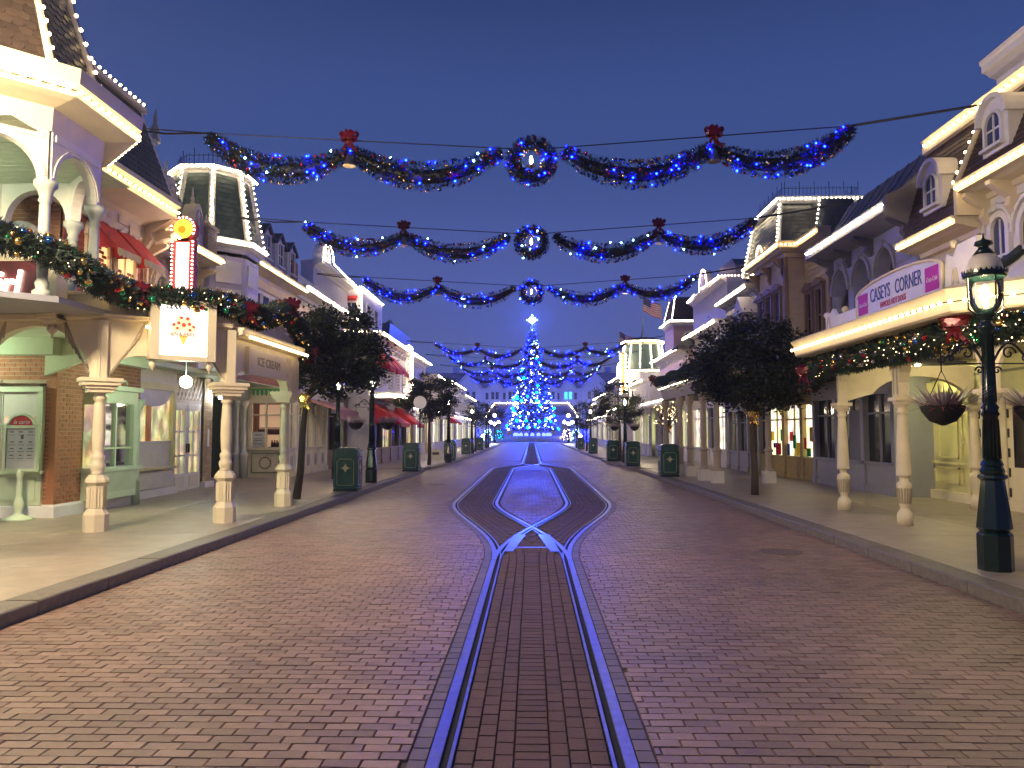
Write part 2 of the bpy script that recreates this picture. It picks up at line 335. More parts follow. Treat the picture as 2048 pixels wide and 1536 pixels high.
for br in (0, -1, 1):
    spans = ((2.6, 10.4), (42.8, 70)) if br == 0 else ((10.4, 42.8),)
    for a, b in spans:
        for ci in range(7):
            x0, x1 = cols[ci], cols[ci + 1]; st = .1 if ci == 3 else .163
            y = a + R.uniform(-.08, 0) + (st * .5 if ci % 2 else 0)
            while y < b:
                c0 = br * trk(y); c1 = br * trk(y + st); xm = (x0 + x1) / 2 + c0
                if (br == 0 or (br * xm > -.02 or trk(y) > 1.0)) and okp(xm, y + st / 2) and okp(xm, y):
                    if br == 0 and 3.85 < y < 8 and nti < 300:
                        inst('paver', TMID if ci == 3 else TSIDE, track, (xm, y + st / 2, R.uniform(-.0015, .0015)), rot=(R.uniform(-.008, .008), R.uniform(-.008, .008), 0)); nti += 1
                    else: pv(gt, x0 + c0, x1 + c0, y, y + st, R.uniform(-.0015, .0015), sh=c1 - c0)
                y += st
part('paver', gt, paverC, track, kind='stuff')
ge = G(); ne = 0
for s in (-1, 1):
    y = 2.6
    while y < 46:
        c0, c1 = trk(y), trk(y + .15); x0, x1 = sorted((s * (c0 + .546), s * (c0 + .648)))
        pv(ge, x0, x1, y, y + .15, R.uniform(-.001, .001), sh=s * (c1 - c0)); y += .15
part('edge_paver', ge, mat('edge paver', (.13, .10, .10), .5, rnd=.2, bump=.4, bscale=150), track, kind='stuff')
for s in (-1, 1):
    part('switch_plate', G().prism([(s * .40, 11.1), (s * .27, 11.1), (s * .10, 12.9), (s * .30, 12.9)], 0, .009, lambda a, b, c: (a, c, b)), steel, track)
part('tie_bar', G().box(-.27, .27, 11.45, 11.56, 0, .0075), steel, track)
# pavements: slabs and kerb stones
def side_walk(s, nm):
    w = struct('sidewalk_' + nm, G().quad((s * 4.75, -6, .1), (s * 16, -6, .1), (s * 16, 128, .1), (s * 4.75, 128, .1)), joint)
    bounds = [4.94, 7.35, 9.8, 16]
    for i in range(13):
        y0 = -6 + 3 * i
        for a, b in zip(bounds, bounds[1:]):
            if y0 > 30: continue
            part('slab', G().sweep([(s * (a + .008), y0 + .008), (s * (b - .008), y0 + .008), (s * (b - .008), y0 + 2.992), (s * (a + .008), y0 + 2.992)], [(-.0, .09), (0, .126), (-.006, .13), (-.006, .09)], closed=True, side=s).quad((s * (a + .014), y0 + .014, .13), (s * (b - .014), y0 + .014, .13), (s * (b - .014), y0 + 2.986, .13), (s * (a + .014), y0 + 2.986, .13)), walk, w)
    prof = lambda x: [(0, -.05), (.0, .118), (.014, .131), (.31, .131), (.31, -.05)]
    kp = mesh('kerb_stone', G().sweep([(0, .006), (0, 1.194)], prof(0), side=s), kerbm)
    y = -6.
    while y < 32: inst('kerb_stone', kp, w, (s * KX, y, R.uniform(-.003, .003))); y += 1.2
    # bulging lay-by kerbs farther up the street
    def seg(path, inner):
        part('kerb', G().sweep(path, prof(0), side=s), kerbm, w)
        off_ = offs(path, .31, .13, side=s); poly = [(p[0], p[1], .1295) for p in off_] + [(s * inner, path[-1][1], .1295), (s * inner, path[0][1], .1295)]
        part('slab', G().quad(*poly), walk, w)
    y0 = y
    seg([(s * 4.62, y0), (s * 4.60, 33.1), (s * 4.68, 33.5), (s * 4.95, 33.75)], 16)
    seg([(s * 4.95, 33.76), (s * 4.62, 35.2), (s * 4.42, 38.5), (s * 4.12, 45.5), (s * 4.16, 46.4), (s * 4.5, 46.9)], 16)
    seg([(s * 4.5, 46.91), (s * 4.3, 48.5), (s * 4.15, 52), (s * 4.1, 66), (s * 4.2, 67.5), (s * 4.6, 68)], 16)
    seg([(s * 4.6, 68.01), (s * 4.2, 70), (s * 4.15, 108), (s * 5.2, 114), (s * 9, 121)], 16)
    return w
walkL = side_walk(-1, 'left'); walkR = side_walk(1, 'right')
# ---------------------------------------------------------------- facade vocabulary
def wall(g, F, u0, u1, z0, z1, holes=(), d=0., rev=.16):
    us = sorted({u0, u1} | {h[0] for h in holes} | {h[1] for h in holes}); zs = sorted({z0, z1} | {h[2] for h in holes} | {h[3] for h in holes})
    for a, b in zip(us, us[1:]):
        for c, e in zip(zs, zs[1:]):
            um, zm = (a + b) / 2, (c + e) / 2
            if any(h[0] < um < h[1] and h[2] < zm < h[3] for h in holes): continue
            g.quad(F(a, d, c), F(b, d, c), F(b, d, e), F(a, d, e))
    for h in holes:
        for (a, c), (b, e) in (((h[0], h[2]), (h[1], h[2])), ((h[1], h[2]), (h[1], h[3])), ((h[1], h[3]), (h[0], h[3])), ((h[0], h[3]), (h[0], h[2]))):
            g.quad(F(a, d, c), F(b, d, e), F(b, d - rev, e), F(a, d - rev, c))
    return g
def bricks(parent, F, u0, u1, z0, z1, m, mm, holes=(), bl=.2, bh=.08, keep=0, d=0.):
    """mortar sheet with real bricks standing proud; the first keep full bricks are pieces of their own"""
    wall(h := G(), F, u0, u1, z0, z1, holes, d); w = part('wall', h, mm, parent); g = G(); n = 0; j = .006; z = z0; row = 0
    bg_ = G().box(-bl / 2 + j, bl / 2 - j, -.02, .012, -bh / 2 + j, bh / 2 - j); bm = mesh('brick', bg_, m) if keep else None
    ang = math.atan2(F.dr[1], F.dr[0]); flip = F.dr[0] * F.nm[1] - F.dr[1] * F.nm[0] < 0
    while z + bh * .6 < z1:
        u = u0 - (bl / 2 if row % 2 else 0)
        zt = min(z + bh, z1)
        while u < u1:
            spans = [(max(u, u0), min(u + bl, u1))]
            for q in holes:
                if q[2] < zt - .01 and q[3] > z + .01:
                    spans = [s for a, b in spans for s in ((a, min(b, q[0])), (max(a, q[1]), b)) if s[1] - s[0] > .03]
            for a, b in spans:
                if b - a < .03: continue
                if n < keep and b - a > bl - .001 and zt - z > bh - .001:
                    inst('brick', bm, w, F((a + b) / 2, d, (z + zt) / 2), rot=(0, 0, ang + (PI if flip else 0))); n += 1
                else:
                    a2, b2, c2, e2 = a + j, b - j, z + j, zt - j; q = .012 + R.uniform(-.003, .002)
                    g.add([F(a2, d - .01, c2), F(b2, d - .01, c2), F(b2, d - .01, e2), F(a2, d - .01, e2), F(a2, d + q, c2), F(b2, d + q, c2), F(b2, d + q, e2), F(a2, d + q, e2)], [(4, 5, 6, 7), (0, 1, 5, 4), (1, 2, 6, 5), (2, 3, 7, 6), (3, 0, 4, 7)])
            u += bl
        z += bh; row += 1
    part('brick', g, m, w, kind='stuff'); return w
def boards(parent, F, u0, u1, z0, z1, m, h=.15, d=0., n=300):
    """overlapping clapboards, each a board of its own"""
    z = z0; k = 0
    w = part('wall', G().quad(F(u0, d, z0), F(u1, d, z0), F(u1, d, z1), F(u0, d, z1)), m, parent)
    while z < z1 - .01:
        t = min(z1, z + h)
        part('clapboard', G().prism([(d, z), (d + .03, z), (d + .012, t + .01), (d, t + .01)], u0, u1, lambda a, b, c: F(b, a, c)), m, w); z = t
    return w
def arcp(c, r, a0, a1, n=10, ry=None): return [(c[0] + r * math.cos(a0 + (a1 - a0) * i / n), c[1] + (ry or r) * math.sin(a0 + (a1 - a0) * i / n)) for i in range(n + 1)]
def window(parent, F, u0, u1, z0, z1, fm, pm, d=0., arch=0, nx=2, nz=2, case=.07, proud=.05, sill=.06, gap=.02, hood=None):
    g = G(); c = case; um = (u0 + u1) / 2; r = (u1 - u0) / 2; zs = z1 - r * arch
    g.box(u0 - c, u0, d, d + proud, z0, zs, F); g.box(u1, u1 + c, d, d + proud, z0, zs, F)
    if arch: g.prism(arcp((um, zs), r + c, 0, PI, 10, (r + c) * arch) + arcp((um, zs), r, PI, 0, 10, r * arch), d, d + proud, F)
    else: g.box(u0 - c, u1 + c, d, d + proud + .01, z1, z1 + c, F)
    b = .016
    for i in range(1, nx): x = u0 + (u1 - u0) * i / nx; g.box(x - b, x + b, d + gap * .5, d + gap + .014, z0, z1 - (.02 if not arch else r * arch * .15), F)
    for i in range(1, nz): z = z0 + (z1 - z0) * i / nz; g.box(u0, u1, d + gap * .5, d + gap + .012, z - b, z + b, F)
    w = part('window', g, fm, parent)
    pl = [(u0, z0), (u1, z0)] + (arcp((um, zs), r, 0, PI, 10, r * arch) if arch else [(u1, z1), (u0, z1)])
    part('pane', G().prism(pl, d + .004, d + gap * .6, F), pm, w)
    if sill: part('sill', G().box(u0 - c - .04, u1 + c + .04, d, d + proud + .06, z0 - sill, z0, F), fm, w)
    if hood: part('hood', G().prism([(u0 - c - .06, z1 + c), (u1 + c + .06, z1 + c), (u1 + c + .06, z1 + c + .07), (um, z1 + c + .07 + hood), (u0 - c - .06, z1 + c + .07)], d, d + proud + .07, F), fm, w)
    return w
def cprof(z, p, h): return [(-.02, z - h), (p * .18, z - h), (p * .22, z - h * .72), (p * .55, z - h * .62), (p * .72, z - h * .5), (p * .92, z - h * .46), (p * .92, z - h * .2), (p, z - h * .14), (p * 1.03, z), (-.02, z)]
def cornice(parent, path, z, p, h, m, side=1, name='cornice', closed=False): return part(name, G().sweep(path, cprof(z, p, h), side=side, closed=closed), m, parent)
def bracket_mesh(name, h, p, w, m): return mesh(name, G().prism([(0, 0), (-.15 * p - .02, -h), (.15 * p, -h), (.35 * p, -h * .75), (.3 * p, -h * .5), (.7 * p, -h * .3), (p, -h * .12), (p, 0)], -w / 2, w / 2), m)
def brackets(parent, F, us, d, z, h, p, w, m, name='bracket'):
    b = bracket_mesh(name, h, p, w, m); ang = math.atan2(F.nm[1], F.nm[0])
    for u in us: inst(name, b, parent, F(u, d, z), rot=(0, 0, ang))
def awning(parent, F, u0, u1, z1, z0, out, m, mv, d=0., val=.16, stripes=None, scal=5, open_=False):
    g = G()
    n = 2 * round((u1 - u0) / .22) if stripes else 1
    for i in range(n):
        a, b = u0 + (u1 - u0) * i / n, u0 + (u1 - u0) * (i + 1) / n; g.k = i % 2 if stripes else 0
        g.prism([(d, z1), (d + out, z0), (d + out, z0 - .012), (d, z1 - .012)], a, b, lambda a_, b_, c_: F(b_, a_, c_))
    g.k = 0
    if not open_:
        for u in (u0, u1): g.add([F(u, d, z1), F(u, d + out, z0), F(u, d, z0)], [(0, 1, 2)])
    w = part('awning', g, [m, stripes] if stripes else m, parent)
    v = G(); k = max(2, int((u1 - u0) / .14))
    for i in range(k):
        a, b = u0 + (u1 - u0) * i / k, u0 + (u1 - u0) * (i + 1) / k; v.k = i % 2 if stripes else 0
        v.prism([(a, z0), (b, z0), (b, z0 - val * .7), ((a + b) / 2, z0 - val), (a, z0 - val * .7)], d + out, d + out + .008, F)
    part('valance', v, [mv, stripes] if stripes else mv, w); return w
def facet(parent, p0, p1, q0, q1, m, rows, cols, keep=False, th=.018, scallop=True, name='roof_slope'):
    """a roof slope clad in overlapping shingles from base p0-p1 to top q0-q1"""
    p0, p1, q0, q1 = map(Vector, (p0, p1, q0, q1)); n = (p1 - p0).cross(q0 - p0); n.normalize()
    if n.z < 0: n = -n
    w = part(name, G().quad(tuple(p0 - n * .01), tuple(p1 - n * .01), tuple(q1 - n * .01), tuple(q0 - n * .01)), m, parent); gj = G()
    for r in range(rows):
        t0, t1 = r / rows, min(1, (r + 1.25) / rows); a0, a1 = p0.lerp(q0, t0), p1.lerp(q1, t0); b0, b1 = p0.lerp(q0, t1), p1.lerp(q1, t1)
        nc = max(1, round(cols * (a1 - a0).length / max(.01, (p1 - p0).length))); o = .5 if r % 2 else 0
        for c in range(nc + (1 if o else 0)):
            s0, s1 = max(0, (c - o) / nc + .015 / nc), min(1, (c + 1 - o) / nc - .015 / nc)
            if s1 - s0 < .1 / nc: continue
            x0, x1, y0, y1 = a0.lerp(a1, s0), a0.lerp(a1, s1), b0.lerp(b1, s0), b0.lerp(b1, s1)
            h = n * (th + R.uniform(-.003, .004)); k = n * .002
            if scallop:
                dn = (x0 - y0) * .28; e0, e1 = x0 - dn, x1 - dn; mid = (x0 + x1) / 2; v = [y0 + k, y1 + k, e1 + h, e0 + h, x1.lerp(mid, .35) + h, x0.lerp(mid, .35) + h]
                vs = [tuple(q) for q in (v[0], v[1], v[2], v[4], v[5], v[3])] + [tuple(q - h) for q in (v[2], v[4], v[5], v[3])]
                fs = [(0, 1, 2, 3, 4, 5), (2, 6, 7, 3), (3, 7, 8, 4), (4, 8, 9, 5)]
            else:
                vs = [tuple(q) for q in (y0 + k, y1 + k, x1 + h, x0 + h, x1, x0)]; fs = [(0, 1, 2, 3), (3, 2, 4, 5)]
            if keep: part('shingle', G().add(vs, fs), m, w)
            else: gj.add(vs, fs)
    if not keep: part('shingle', gj, m, w, kind='stuff')
    return w
def octv(cx, cy, ap, n=8, rot=0): return [(cx + ap / math.cos(PI / n) * math.cos(2 * PI * (k + .5) / n + rot), cy + ap / math.cos(PI / n) * math.sin(2 * PI * (k + .5) / n + rot)) for k in range(n)]
def cresting(parent, path, z, h, step=.12, closed=True):
    g = G(); P = [(x, y, 0) for x, y in path] + ([(path[0][0], path[0][1], 0)] if closed else [])
    for zz in (.06, h * .62): g.tube([(x, y, z + zz) for x, y, _ in P], .009, 4)
    for i, p in enumerate(pts(P, step)):
        t = h if i % 4 == 0 else h * .74; g.tube([(p[0], p[1], z), (p[0], p[1], z + t)], .011 if i % 4 == 0 else .006, 4)
        if i % 4 == 0: g.octa((p[0], p[1], z + t), .022)
        else: g.octa((p[0], p[1], z + h * .38), .02)
    return part('roof_cresting', g, iron, parent)
def finial(parent, c, h, m, r=.07): return part('finial', G().lathe([(r, 0), (r, h * .12), (r * .5, h * .2), (r * .95, h * .38), (r * .35, h * .52), (r * .5, h * .6), (.005, h)], c, 10), m, parent)
def ball_finial(parent, c, m, r=.1): return part('ball_finial', G().box(c[0] - .09, c[0] + .09, c[1] - .09, c[1] + .09, c[2], c[2] + .06).ball((c[0], c[1], c[2] + .06 + r * .95), r, 14, 9), m, parent)
PLc = [(.19, 0), (.19, .27), (.15, .33), (.135, .36), (.135, .72), (.15, .74), (.185, .78), (.175, .82), (.12, .9), (.088, .93), (.1, .97), (.112, 1.01), (.112, 1.06), (.085, 1.1), (.1, 1.15), (.102, 1.2), (.072, 1.23), (.085, 1.3), (.096, 1.5), (.092, 1.75), (.076, 2.02), (.07, 2.08), (.1, 2.1), (.1, 2.13), (.085, 2.16), (.09, 2.2), (.16, 2.25)]
def porch_column(parent, x, y, m, z=.13):
    c = part('column', G().lathe(PLc[8:], (x, y, z), 18), m, parent)
    part('pedestal', G().lathe(PLc[:9], (x, y, z), 8, smooth=False), m, c)
    f = G()
    for k in range(8):
        a = 2 * PI * k / 8
        for q in (-.055, 0, .055):
            px, py = x + .120 * math.cos(a) - q * math.sin(a), y + .120 * math.sin(a) + q * math.cos(a)
            f.box(px - .013, px + .013, py - .013, py + .013, z + .38, z + .70)
    part('flute', f, m, c); return c
def impost(parent, F, u, d, z, m, w=.3):
    g = G()
    for a, z0, z1 in ((w * .62, -.23, -.17), (w * .75, -.17, -.12), (w * .9, -.12, -.06), (w, -.06, 0)): g.box(u - a, u + a, d - a * .8, d + a * .8, z + z0, z + z1, F)
    return part('capital', g, m, parent)
def spandrel(F, l, zi, zt, cw, r, zc, d0=-.09, d1=.09, full=None):
    if full: op = arcp((l / 2, zi), l / 2 - cw, 0, PI, 18, full)
    else: op = arcp((l - cw - r, zi), r, 0, PI / 2, 8, zc - zi) + arcp((cw + r, zi), r, PI / 2, PI, 8, zc - zi)
    return G().prism([(0, zi), (0, zt), (l, zt), (l, zi)] + op, d0, d1, F)
def fan(F, o, tips, d): 
    g = G()
    for a, b in tips: g.tube([F(o[0], d, o[1]), F(o[0] * .6 + a * .4, d, o[1] * .55 + b * .45), F(a, d, b)], .011, 4)
    return g
# ---------------------------------------------------------------- left corner: ice cream parlour
L1 = thing('ice_cream_parlour', 'cream arcaded ice cream parlour with octagonal corner loggia and brick walls', 'building', (-9, 14, .13))
F0, l0 = between((-9.0, 12.17), (-6.94, 12.17)); F1, l1 = between((-6.94, 12.17), (-5.36, 13.44)); F2, l2 = between((-5.36, 13.44), (-5.30, 17.05)); Fm, lm = between((-15., 12.17), (-9.0, 12.17))
for x, y in ((-9.0, 12.2), (-6.94, 12.19), (-5.38, 13.45), (-5.32, 16.48), (-11.1, 12.2), (-13.2, 12.2)): porch_column(L1, x, y, cream)
for F, u in ((F0, 0), (F1, 0), (F1, l1), (F2, 3.03)): impost(L1, F, u, 0, 2.57, cream)
part('arcade_bay', spandrel(F0, l0, 2.57, 3.52, .12, 0, 0, full=.84), cream, L1); part('arcade_bay', spandrel(F1, l1, 2.57, 3.52, .12, .46, 2.96), cream, L1)
part('arcade_bay', spandrel(F2, 3.03, 2.57, 3.3, .12, .34, 2.82).box(3.03, l2, -.09, .09, 2.4, 3.3, F2), cream, L1); part('arcade_bay', spandrel(Fm, lm, 2.57, 3.52, .12, .5, 3.0), cream, L1)
for F, l, a in ((F1, l1, .62), (F0, l0, .55)):
    for s in (0, 1):
        q = (lambda u: u) if s == 0 else (lambda u: l - u)
        part('sunburst_panel', fan(F, (q(a), 3.5), [(q(.10 + .045 * k), 2.62 + .045 * k * k * .5 + .01 * k) for k in range(3)] + [(q(.16 + .06 * k), 2.7 + .085 * k) for k in range(1, 7)], .096), tan, L1)
        part('pilaster', G().box(q(0) - .075, q(0) + .075, .09, .15, 2.57, 3.5, F), cream, L1)
part('pilaster', G().box(2.95, 3.12, .09, .15, 2.57, 3.28, F2), cream, L1)
path_arc = [(-15., 12.17), (-6.94, 12.17), (-5.36, 13.44), (-5.30, 17.05), (-8.85, 17.12)]
cornice(L1, path_arc[:3], 3.6, .2, .14, cream, 1); cornice(L1, path_arc[2:], 3.56, .26, .26, cream, 1)
part('parapet', G().sweep(path_arc[:3], [(-.06, 3.58), (.05, 3.58), (.05, 3.9), (.1, 3.92), (.1, 3.97), (-.1, 3.97), (-.1, 3.92), (-.06, 3.9)]), cream, L1)
part('parapet', G().prism([(0, 3.55), (l2, 3.55), (l2, 3.72), (2.9, 3.78)] + arcp((1.75, 3.75), 1.0, .12, PI - .12, 12, .5) + [(.5, 3.8), (0, 3.9)], -.05, .05, F2), cream, L1)
part('scroll_ornament', G().tube([F2(2.35 + .16 * math.cos(t * .5) * (1 - t * .05), .06, 3.86 + .16 * math.sin(t * .5) * (1 - t * .05)) for t in range(16)], .022, 5), cream, L1)
for x, y in ((-6.94, 12.17), (-5.36, 13.44), (-9., 12.17)): ball_finial(L1, (x, y, 3.97), cream)
string(L1, [F2(.12, .31, 3.41), F2(l2 - .05, .31, 3.41)], .15, me=BULBE)
part('name_panel', G().prism([(.62, 2.84), (2.62, 2.84), (2.62, 3.26), (.62, 3.26)], .09, .14, F2).box(.5, .62, .09, .17, 2.76, 3.28, F2).box(2.62, 2.74, .09, .17, 2.76, 3.28, F2).box(.5, 2.74, .09, .165, 2.78, 2.84, F2), cream, L1)
text('ICE CREAM', L1, F2, 1.62, .142, 2.97, .24, olive, xs=1.05, ex=.004)
# hanging sign box over the chamfer
sg = part('sign_box', G().box(.66, .80, .1, .34, 2.9, 3.9, F1).box(1.56, 1.70, .1, .34, 2.9, 3.9, F1).box(.66, 1.70, .1, .32, 2.9, 2.98, F1).box(.66, 1.70, .1, .34, 3.82, 3.92, F1).box(.80, 1.56, .1, .2, 2.98, 3.82, F1), cream, L1)
face = part('sign_face', G().box(.80, 1.56, .2, .29, 2.985, 3.815, F1), signw, sg, 'glowing white sign face with ice cream cone logo')
part('sign_border', G().box(.83, .84, .29, .294, 3.03, 3.77, F1).box(1.51, 1.517, .29, .294, 3.03, 3.77, F1).box(.83, 1.517, .29, .294, 3.03, 3.042, F1).box(.83, 1.517, .29, .294, 3.758, 3.77, F1), redp, sg)
lg = G(); lg.k = 0; lg.prism([(1.08, 3.36), (1.28, 3.36), (1.18, 3.14)], .29, .298, F1); lg.k = 1
for u, z, r in ((1.07, 3.45, .085), (1.29, 3.45, .085), (1.18, 3.50, .11), (1.12, 3.58, .075), (1.24, 3.58, .07)): lg.prism(arcp((u, z), r, 0, 2 * PI, 14)[:-1], .291, .297 + u * .002, F1)
lg.k = 2
for u, z, r in ((1.02, 3.50, .03), (1.10, 3.53, .028), (1.18, 3.50, .036), (1.27, 3.52, .03), (1.34, 3.48, .026), (1.14, 3.62, .028), (1.24, 3.61, .03), (1.19, 3.68, .018), (1.08, 3.44, .024), (1.28, 3.42, .024)): lg.prism(arcp((u, z), r, 0, 2 * PI, 10)[:-1], .30, .304, F1)
lg.k = 3; lg.prism([(.97, 3.28), (1.18, 3.33), (1.39, 3.28), (1.39, 3.36), (1.18, 3.41), (.97, 3.36)], .302, .306, F1)
part('cone_logo', lg, [lit('lit cone', (1, .42, .1), .85), lit('lit scoop', (1, .55, .32), .9), lit('lit berry', (.8, .06, .04), .7), lit('lit banner', (1, .80, .62), .62)], sg)
text("BEN & JERRY'S", sg, F1, 1.18, .308, 3.31, .1, maroon, xs=.72, ex=.002)
for u in (.73, 1.63): part('pendant', G().lathe([(.005, -.2), (.02, -.15), (.055, -.1), (.06, -.06), (.03, -.02), (.06, 0)], F1(u, .22, 2.9), 12), cream, L1)
sb = part('sign_box', G().box(1.24, 1.54, .1, .4, 3.5, 4.5, F0).box(.2, 1.54, .1, .3, 4.44, 4.6, F0).box(.2, 1.54, .1, .34, 3.48, 3.56, F0).box(.2, .44, .1, .4, 3.5, 4.5, F0).prism([(1.18, 4.42), (1.6, 4.42), (1.66, 4.52), (1.12, 4.52)], .08, .46, F0), cream, L1)
part('sign_face', G().box(.44, 1.24, .1, .22, 3.56, 4.44, F0), maroon, sb)
text('Girl', sb, F0, .84, .24, 3.86, .62, neon, xs=.8, ex=.02, align='RIGHT', shear=.2)
part('pendant', G().lathe([(.005, -.24), (.02, -.2), (.02, -.17), (.075, -.12), (.085, -.07), (.05, -.01), (.05, .0)], F0(1.39, .22, 3.42), 14).lathe([(.06, 0), (.17, .06), (.19, .1)], F0(1.39, .22, 3.40), 4, smooth=False), creamd, L1)
part('spot_lamp', G().ball(F1(.06, .3, 4.0), .06, 10, 6), bulbm, L1); part('spot_lamp', G().ball(F1(.62, .3, 3.42), .028, 10, 6), bulbm, L1)
# arcade ceiling, ground floor walls
part('arcade_ceiling', G().prism([(-15, 12.2), (-6.97, 12.2), (-5.42, 13.47), (-5.38, 17.0), (-9.3, 17.05), (-9.3, 14.1), (-15, 14.1)], 3.44, 3.55, lambda a, b, c: (a, c, b)), mint, L1)
part('ceiling_beam', G().box(-15, -8.7, 13.7, 14.0, 3.12, 3.44).box(-8.72, -8.5, 14, 17.05, 3.12, 3.44).prism([(-9.0, 3.44), (-7.2, 3.44), (-9.0, 2.75)], 13.95, 14.05), mint, L1)
Ff, _ = between((-15, 14.1), (-8.95, 14.1)); Fs = FL(8.85, 14.1)
bricks(L1, Ff, 4.95, 6.05, .36, 3.4, brickb, mortar, holes=[(4.95, 5.98, .36, 2.62)][:0] + [(4.95, 5.97 - .02, .36, 2.62)], keep=150)
part('wall', G().box(-15, -10.05, 14.1, 14.3, .13, 3.44), offw, L1)
bricks(L1, Fs, 0, 3.05, .36, 3.4, brickb, mortar, holes=[(.85, 2.4, .36, 2.6)], keep=150)
part('plinth', G().sweep([(-15, 14.1), (-8.85, 14.1), (-8.85, 17.1)], [(-.02, .13), (.07, .13), (.07, .33), (.02, .37), (-.02, .37)]), white, L1)
part('corner_quoin', G().box(-8.97, -8.84, 14.09, 14.2, .36, 3.4), brickb, L1)
w = window(L1, Ff, 5.02, 5.86, 1.0, 2.45, mint, winY, d=.03, nx=1, nz=2, case=.1, proud=.08)
part('panel', G().box(4.95, 5.95, 0, .06, .36, .95, Ff).box(5.05, 5.85, .06, .08, .45, .85, Ff), mint, L1)
part('lace_curtain', G().quad(*[Ff(u, .055, z) for u, z in ((5.02, 2.0), (5.86, 2.0), (5.86, 2.45), (5.02, 2.45))]), offw, w)
def drape(parent, F, u0, u1, z0, z1, d, m=None):
    g = G(); n = 14
    for i in range(n):
        a, b = u0 + (u1 - u0) * i / n, u0 + (u1 - u0) * (i + 1) / n; p, q = d + .012 * math.sin(i * 2.1), d + .012 * math.sin((i + 1) * 2.1); g.quad(F(a, p, z0), F(b, q, z0), F(b, q, z1), F(a, p, z1))
    return part('curtain', g, m or offw, parent)
drape(w, Ff, 5.02, 5.2, 1.0, 2.45, .06)
# mint bay window on the street wall
bw = part('bay_window', G().box(.85, 2.4, 0, .3, .36, .95, Fs).box(.85, 2.4, 0, .3, 2.3, 2.6, Fs).box(.85, 1.0, 0, .3, .95, 2.3, Fs).box(2.25, 2.4, 0, .3, .95, 2.3, Fs).box(.78, 2.47, -.02, .38, 2.56, 2.66, Fs).box(.78, 2.47, 0, .4, .92, 1.0, Fs).prism([(.3, .5), (.38, .92), (.3, .92)], .9, 2.35, lambda a, b, c: Fs(b, a, c)), mint, L1)
part('pane', G().box(1.0, 2.25, .03, .05, 1.0, 2.3, Fs), winY, bw); drape(bw, Fs, 1.0, 1.2, 1.4, 2.3, .12); drape(bw, Fs, 2.05, 2.25, 1.4, 2.3, .12); drape(bw, Fs, 1.0, 2.25, 2.1, 2.3, .14); part('picture_frame', G().box(1.3, 1.55, .06, .08, 1.5, 1.85, Fs), brownp, bw); part('bay_lamp', G().ball(Fs(1.12, .12, 2.0), .05, 10, 6), bulbm, bw); part('lace', G().quad(*[Fs(u, .15, z) for u, z in ((1.0, 1.0), (2.25, 1.0), (2.25, 1.36), (1.0, 1.36))]), mint, bw); part('glazing', G().box(1.0, 2.25, .205, .21, 1.0, 2.3, Fs), glass, bw); part('muntin', G().box(1.6, 1.65, .2, .26, 1.0, 2.3, Fs).box(1.0, 2.25, .2, .25, 1.36, 1.40, Fs), mint, bw)
part('pane', G().quad(*[Fs(.84, q, z) for q, z in ((.04, 1.0), (.26, 1.0), (.26, 2.25), (.04, 2.25))]), winY, bw)
part('crest', G().tube([Fs(1.62 + .3 * math.cos(t), .3, 2.68 + .1 * abs(math.sin(2 * t))) for t in [PI * k / 12 for k in range(13)]], .02, 5), mint, bw)
part('pilaster', G().lathe([(.1, 0), (.1, .5), (.13, .52), (.06, .6), (.09, .7), (.06, .8), (.075, 1.3), (.06, 2.0), (.1, 2.1), (.16, 2.2), (.16, 2.3)], Fs(2.72, .12, .13), 12), mint, L1)
# upper wall, eave, windows with red awnings
bricks(L1, Fs, 0, 3.0, 3.6, 6.2, brickr, mat('red mortar', (.38, .10, .07), .8)); bricks(L1, Ff, 4.4, 6.1, 3.6, 6.15, brickb, mortar, bl=.2)
part('wall', G().box(-15, -10.6, 14.1, 14.3, 3.55, 6.15), offw, L1)
window(L1, Ff, 5.02, 5.75, 4.3, 5.55, white, mat('green tinted glass', (.10, .22, .16), .15), d=.03, arch=.95, nx=2, nz=2, case=.13, proud=.09)
part('frieze', G().sweep([(-8.85, 13.2), (-8.85, 17.0)], [(-.02, 5.98), (.06, 5.98), (.1, 6.05), (.08, 6.12), (.08, 6.35), (.2, 6.42), (.8, 6.55), (.82, 6.75), (.9, 6.8), (.9, 6.9), (-.02, 6.9)]), cream, L1)
for u in (1.2, 2.05): part('frieze_panel', G().box(u - .3, u + .3, .08, .11, 6.16, 6.32, Fs), cream, L1)
brackets(L1, Fs, (2.95,), .03, 6.62, .75, .7, .22, cream)
part('downpipe', G().tube([Fs(2.98, .1, 5.9), Fs(2.98, .1, 3.6)], .045, 8), cream, L1)
string(L1, [(-7.95, 13.92, 6.64), (-7.95, 16.95, 6.64)], .19)
for u in (1.15, 2.2):
    w = window(L1, Fs, u - .36, u + .36, 4.1, 5.95, cream, mat('glowing curtain', (1., .62, .25), emit=1.1), arch=.8, nx=2, nz=2, case=.1, proud=.07)
    part('arch_trim', G().prism(arcp((u, 5.62), .52, 0, PI, 12) + arcp((u, 5.62), .43, PI, 0, 12), .03, .11, Fs).box(u - .05, u + .05, .03, .14, 6.0, 6.2, Fs), cream, w)
    awning(L1, Fs, u - .45, u + .45, 6.02, 5.36, .62, awnred, awnor, d=.06, val=.17)
